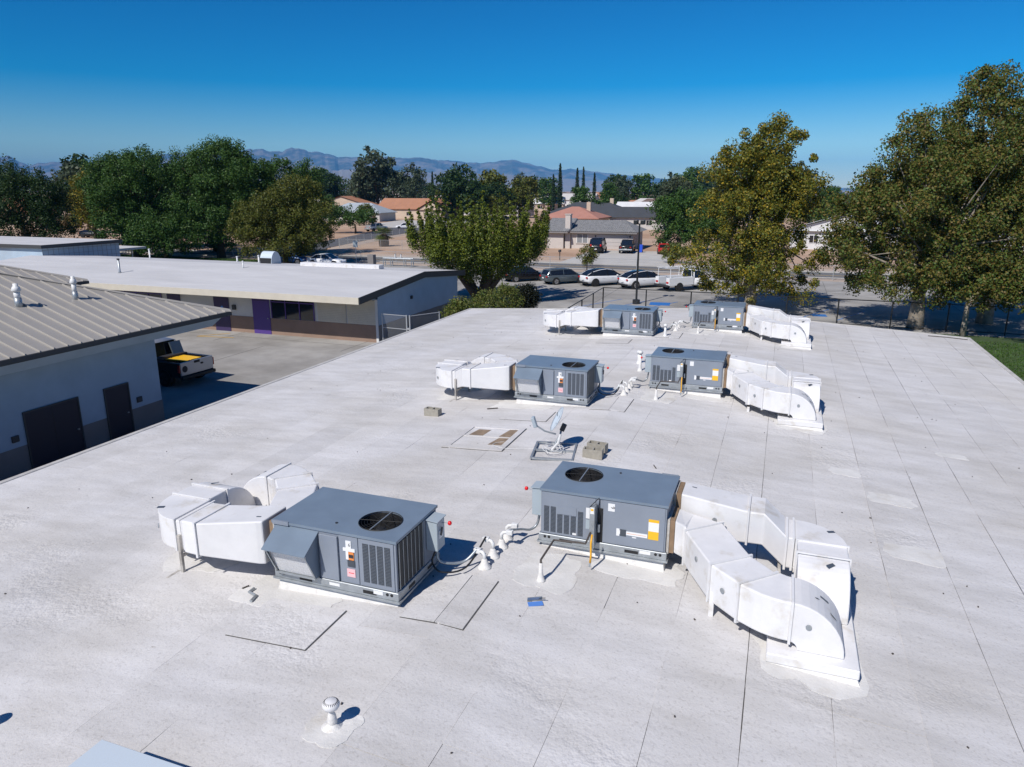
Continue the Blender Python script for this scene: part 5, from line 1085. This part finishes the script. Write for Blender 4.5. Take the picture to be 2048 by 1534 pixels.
# palm, bushes, small tree
t=thing('palm_tree','young fan palm in the sandy lot','palm',(-61.3,106,0))
MB().lathe([(.75,0),(.85,.6),(.7,1.7),(.3,2.1)],n=14).build('trunk',M['bark'],t,smooth=True); V=[]
for k in range(46):
    a_=random.uniform(0,6.28); el=random.uniform(-.5,1.3); d=Vector((math.cos(a_)*math.cos(el),math.sin(a_)*math.cos(el),math.sin(el))); st=Vector((0,0,1.9))+d*.8; sd_=d.cross(Vector((0,0,1))).normalized(); u2=sd_.cross(d)
    for j in range(11):
        an=(j-5)*.22; dd=(d*math.cos(an)+sd_*math.sin(an)); en=st+dd*random.uniform(.9,1.25)+Vector((0,0,-.2)); pw=u2*.03+sd_*.05
        V+= [st-pw*.5,st+pw*.5,en+pw*.2,en-pw*.2]
link('fronds',np_mesh('fronds',np.array([tuple(v) for v in V]),4,M['palm']),t)
bush('desert_bush','round grey-green bush right of the palm',(-59.5,113.5,0),1.5,1.5,1.2,40,60,.16,'greyg')
bush('dry_bush','dry straw coloured bush beyond the far left fence',(-149,121.5,0),5,2.5,2.0,50,60,.35,'drybush')
bush('roadside_bush','yellow-green bush by the road beside the yellowing tree',(-12.6,93.5,0),2.4,1.8,1.3,50,60,.2,'hedge')
tree('street_tree','small brown-leaved tree standing behind the white cars',(-20.3,79.3,0),[(0,0,1.9,1.15,1.0,.95)],40,70,.14,'syc2','bark',1.0,.06,.3,.45,6,inner=.1)
tree('shade_tree','dense dark green tree beside the grey tiled house',(-14.5,111,0),[(0,0,3.6,5,4.5,3),(1,0,6.4,4,4,2.6),(-1.5,0,6,3.2,3.2,2.2),(4,0,4,4,4,3)],260,75,.3,'elm','bark',2.2,.3,.6,1.1,14,inner=.2)
tree('shade_tree','small dark tree beside the silver-blue pickup',(-86,137,0),[(0,0,3.6,5.5,4,2.0),(-4,0,3.8,4,4,2.2)],110,70,.32,'elm','bark',1.8,.2,.6,1.0,8,inner=.2)
# far tree kinds, then individual copies
def proto(name,ells,ncl,per,ls,lm,rmin,rmax,th=1.5): 
    return tree(name,'x',(0,0,0),ells,ncl,per,ls,lm,'bark',th,.3,rmin,rmax,6,inner=.25)
PT=[proto('far_tree',[(0,0,5,4.5,4.5,3.6),(1,0,8,3,3,2.4)],90,42,.55,'elm',.8,1.4),
    proto('far_tree',[(0,0,4.5,5,5,3.4),(-1.5,0,7,3.2,3.2,2.4),(2,0,6.5,3,3,2.2)],100,42,.55,'dkgreen',.8,1.4),
    proto('far_tree',[(0,0,4.5,4.5,4.5,3.2),(1.2,0,7,2.8,2.8,2.2)],90,42,.55,'olive',.8,1.4),
    proto('far_tree',[(0,0,5,5,5,4),(2,0,9,3.4,3.4,3),(-2.4,0,8,3,3,2.6)],120,42,.6,'greyg',.8,1.5)]
cyp=thing('cypress_tree','x','tree'); k=70; f=np.linspace(0,1,k)
cc=np.stack([rng.uniform(-.15,.15,k),rng.uniform(-.15,.15,k),.6+f*16.2],1); cr=1.15*np.sin(np.pi*np.clip(f*.82+.16,0,1))**.8+.12
link('crown',np_mesh('crown',leaves(cc,cr,46,.5,up=.8),4,M['cyp']),cyp); MB().tube([(0,0,-.1),(0,0,4)],[.25,.1],6).build('trunk',M['bark'],cyp)
for i_,(u_x,u_y,h,lab) in enumerate(((-89.3,300.5,19.7,'tallest cypress of the tall cypress row'),(-82.6,302.9,17.9,'third cypress of the row, close to its slim neighbour'),(-80.2,303.7,18.4,'slimmest cypress of the tall cypress row'),(-75.9,305.4,16.1,'last cypress of the row, before the brown roofed house'),(-91.9,299.5,15.5,'short first cypress of the row beside the tallest'),(-195.8,548,18.7,'thin cypress beside the utility pole before the grey gabled house'),(-186,550,18.7,'thin cypress in front of the grey gabled house'),(-172,335,19,'left cypress of the pair behind the white shed'),(-166,337,18,'right cypress of the pair behind the white shed'))):
    place(cyp,(u_x,u_y,0),random.uniform(0,6),lab,'cypress trees',(h/17*(.8 if i_!=2 else .62),h/17*(.8 if i_!=2 else .62),h/17),first=(i_==0))
far=[(-97.5,213,1,1.75,'big dark pine rising behind the juniper'),(-91,214,1,1.35,'dark pine beside the big pine behind the juniper'),(-92,232,2,1.65,'olive brown pine right of the big dark pine'),(-84,236,2,1.45,'second olive brown pine behind the juniper'),(-88,224,1,1.2,'dark round tree under the olive pines'),
 (-158,270,3,2.1,'large grey-green willow-like tree behind the terracotta house'),(-146,272,3,1.6,'grey-green tree leaning beside the large willow-like one'),(-166,275,3,1.5,'smaller grey-green tree left of the large willow-like one'),
 (-196,290,1,1.9,'dark tree left of the willow-like tree'),(-205,296,0,1.8,'dark leafy tree behind the left pine'),(-215,320,1,2.0,'tall dark tree behind the olive-brown pine'),(-160,345,2,1.7,'yellow-green tree between the cypress pair'),(-152,352,2,1.5,'olive tree right of the cypress pair'),
 (-118,175,0,.75,'low tree before the pale hipped metal roof'),(-104,170,2,.6,'brown bushy tree before the pale hipped roof'),(-95,262,0,1.0,'green tree behind the terracotta porch house'),(-66,250,0,1.0,'round green tree right of the terracotta blue-walled house'),(-58,255,0,1.1,'green tree behind the pink tile roof'),
 (-112,330,1,1.6,'dark tree before the tall cypress row'),(-100,322,0,1.4,'green tree at the foot of the tall cypress row'),(-68,318,1,1.6,'dark tree right of the tall cypress row'),(-55,310,0,1.5,'green tree before the brown roofed house'),(-46,300,1,1.4,'dark tree in front of the long brown roof'),(-38,296,0,1.5,'green tree at the end of the long brown roof'),(-28,206,0,.75,'leafy tree before the white roofed house'),(-22,230,1,.85,'dark tree behind the white roofed house'),(-14,160,0,.75,'leafy tree behind the dense house tree'),(-4,180,1,.85,'dark tree glimpsed left of the sycamores'),(8,175,0,.9,'green tree behind the white gabled house'),(22,170,1,1.3,'dark tree behind the sycamores'),(36,160,0,1.3,'green tree behind the tallest sycamore'),
 (-40,420,1,2.0,'far dark tree standing above the others near the wires'),(-52,440,0,2.1,'far twin topped tree near the wires'),(-20,400,0,1.9,'far tree behind the yellowing sycamore'),(-118,120,1,1.3,'dark tree beside the far left road'),(-140,118,3,1.2,'grey-green shrubby tree behind the straw bush'),(-160,140,1,1.8,'dark tree behind the straw bush'),(-176,165,0,1.8,'green tree behind the far left road'),(-120,150,0,1.4,'green tree in the gap beyond the left elms'),(-190,200,1,1.9,'tall dark tree far beyond the lawn')]
used=[False]*4
for x,y,k,s_,lab in far:
    r=place(PT[k],(x,y,0),random.uniform(0,6),lab,'trees beyond the street',(s_*random.uniform(.9,1.1),s_*random.uniform(.9,1.1),s_),first=not used[k]); used[k]=True
for k in range(64):
    y=random.choice((random.uniform(120,200),random.uniform(185,300),random.uniform(260,420),random.uniform(380,460))); x=-y*.36+random.uniform(-.62,.62)*y
    if abs(x+y*.30+20)<9 and y<200: continue
    if -112<x<-58 and y<175: continue
    if -42<x<-10 and y<150: continue
    u_p=1024+1503*(x*.9385+y*.3453)/(-x*.3453+y*.9385)
    if 1030<u_p<1205 and y<330: continue
    if 630<u_p<880 and y<255: continue
    sc_=random.uniform(.55,1.05)*(1+.6*(y>260)); kk=random.randrange(4); place(PT[kk],(x,y,0),random.uniform(0,6),('bright green','dark green','olive brown','grey-green')[kk]+' garden tree among the houses beyond the street',('bright green','dark green','olive brown','grey-green')[kk]+' garden trees among the houses',(sc_,sc_,sc_*random.uniform(.85,1.15)))
for k in range(16):
    y=random.uniform(235,430); x=-y*.36+random.uniform(-.5,.55)*y
    rn,rc=random.choice((('terracotta',TER),('grey',GRY),('white',WHT),('brown',BRN),('pale grey',PALE),('terracotta',TER)))
    house('bungalow','low %s roofed bungalow among the garden trees beyond the street'%rn,x,y,random.uniform(13,20),10,3.2,random.uniform(2.0,3.0),rc,random.choice((WHT,TAN,PALE)),random.uniform(-.3,.3),random.choice(('gable','hip')),2)['group']='low %s roofed bungalows among the trees'%rn
# distant town trees that read as one mass
n=2600; yy=260+ (rng.uniform(0,1,n)**1.6)*2600; xx=-yy*.36+ (rng.uniform(-1,1,n))*yy*.85
keep=~((yy<420)&(xx>-230)&(xx<-20)); xx,yy=xx[keep],yy[keep]; n=len(xx)
hh=rng.uniform(2.5,6.5,n)
cent=np.stack([xx,yy,hh*.55],1); rad=hh*.62
ob=link('distant_woodland',np_mesh('distant_woodland',leaves(cent,rad,60,1.5,stretch=(1.25,1.25,1)),4,M['dkgreen']),kind='stuff'); tag(ob,'dark green belt of distant town trees below the mountains','woodland')
for k in range(26):
    y=random.uniform(430,1300); x=-y*.36+random.uniform(-.55,.75)*y
    rn,rc=random.choice((('terracotta',TER),('grey',GRY),('white',WHT),('brown',BRN),('pale grey',PALE)))
    house('distant_house','tiny distant %s roofed house in the far tree belt'%rn,x,y,random.uniform(14,24),11,random.uniform(4,6),random.uniform(2.5,4),rc,random.choice((WHT,TAN,PALE)),random.uniform(-.3,.3),random.choice(('gable','hip')),2,ov=.6)['group']='distant %s roofed houses'%rn
t=thing('white_tower','pale square tower above the trees left of the dark pine','tower',(-352,640,0)); MB().box(-4,4,-4,4,0,17).build('shaft',M['stucco'],t); MB().box(-4.3,4.3,-4.3,4.3,17,17.6).build('cornice',M['stucco'],t); MB().box(-12,-4,-4,4,0,9).build('annexe',M['stucco'],t)
for i_,(x,y,h,lab) in enumerate(((-160,430,14,'wooden utility pole beside the pair of thin cypresses'),(-206,285,14,'wooden utility pole left of the willow-like tree'),(-105,420,13,'wooden utility pole between the tall cypresses'),(-48,470,15,'wooden utility pole above the far trees'))):
    t=thing('utility_pole',lab,'utility pole',(x,y,0),group='utility poles'); MB().tube([(0,0,0),(0,0,h)],[.2,.13],6).build('pole',M['bark'],t); MB().box(-1.3,1.3,-.08,.08,h-.8,h-.6).build('crossarm',M['bark'],t)
    for sx in (-1.1,1.1): MB().tube([(sx,0,h-.6),(sx,0,h-.35)],.06,5).build('insulator',M['sign'],t)

for k,((xa,ya,ha),(xb,yb,hb)) in enumerate((((-206,285,13.3),(-160,430,13.3)),((-105,420,12.3),(-48,470,14.3)))):
    tag(MB().tube([(xa+(xb-xa)*q/10,ya+(yb-ya)*q/10,ha+(hb-ha)*q/10-3.0*(q/10)*(1-q/10)*2) for q in range(11)],.05,4).build('power_line',M['sign']),('sagging pale wire above the willow-like tree','sagging pale wire right of the tall cypresses')[k],'wire')
# ------------------------------------------------------------------ mountains
def ridge_mesh(name,prof,dist,depth,m,jag,seed,label):
    # prof: (azimuth tangent from the camera axis, height over distance); a ridged slab with spurs, real depth
    r=np.random.default_rng(seed); us=np.array([p[0] for p in prof]); hsv=np.array([p[1] for p in prof])
    U=np.linspace(us[0],us[-1],420); H=np.interp(U,us,hsv)
    nz=np.zeros_like(U)
    for o_,a_ in ((18,1),(41,.6),(97,.35),(190,.2)): nz+=a_*np.sin(U*o_*6+r.uniform(0,6))*np.sin(U*o_*2.3+r.uniform(0,6))
    ax=math.radians(20.2); f_=np.array([-math.sin(ax),math.cos(ax)]); rt=np.array([math.cos(ax),math.sin(ax)])
    J=26; V=np.zeros((J,len(U),3))
    for j in range(J):
        q=j/(J-1); D=dist-depth*.5+depth*q; prf=np.sin(np.pi*min(q*1.0,1))**1.1 if q<=.5 else np.sin(np.pi*q)**.9
        spur=np.zeros_like(U)
        for o_,a_ in ((30,.5),(67,.4),(140,.28),(310,.16)): spur+=a_*np.abs(np.sin(U*o_*3+r.uniform(0,.5)+q*1.5*np.sin(o_)))
        h=dist*H*np.clip(prf,0,1)*(1+jag*nz*(.3+.7*prf))*(1-.42*(1-prf)*(spur))
        P=f_[None,:]*D+rt[None,:]*(U*D)[:,None]; V[j,:,0]=P[:,0]; V[j,:,1]=P[:,1]; V[j,:,2]=np.maximum(h,-5)-3
    n=len(U); fs=[(j*n+i,j*n+i+1,(j+1)*n+i+1,(j+1)*n+i) for j in range(J-1) for i in range(n-1)]
    me=bpy.data.meshes.new(name); me.from_pydata(V.reshape(-1,3).tolist(),[],fs); me.materials.append(m); ob=link(name,me,kind='structure'); ob['label']=label; return ob
fpx=1452.8
def pf(pts): return [((u-1024)/(fpx*.9666+0*u)/1.0,(381.5-v)/fpx*.97) for u,v in pts]
ridge_mesh('mountain',pf([(-700,345),(-200,338),(60,318),(95,316),(130,333),(175,323),(250,326),(330,318),(400,312),(470,305),(545,302),(575,303),(600,304),(626,300),(655,307),(700,313),(760,320),(800,317),(860,317),(900,324),(970,327),(1000,323),(1020,322),(1060,330),(1100,340),(1130,338),(1160,342),(1200,347),(1240,350),(1290,356),(1340,362),(1500,372),(1800,378)]),15000,5200,M['mount'],.035,3,'blue mountain range along the horizon')
ridge_mesh('foothill',pf([(-700,372),(0,362),(300,352),(520,345),(580,330),(640,332),(700,338),(760,345),(850,343),(930,345),(1000,350),(1100,356),(1200,362),(1350,370),(1500,377),(1800,380)]),11500,2600,M['foothill'],.06,5,'paler foothills below the mountain range')
# ------------------------------------------------------------------ haze
hz=MB().box(-26000,26000,-2500,26000,-9,960).build('haze',mat('haze_air',(1,1,1)),kind='stuff')
hmn=hz.data.materials[0].node_tree; hmn.nodes.clear(); pv=hmn.nodes.new('ShaderNodeVolumePrincipled'); pv.inputs['Color'].default_value=(.12,.48,1.0,1); pv.inputs['Density'].default_value=5.5e-5; pv.inputs['Anisotropy'].default_value=-.35
mo=hmn.nodes.new('ShaderNodeOutputMaterial'); hmn.links.new(pv.outputs[0],mo.inputs['Volume'])
tag(hz,'pale blue air haze between the town and mountains','haze')
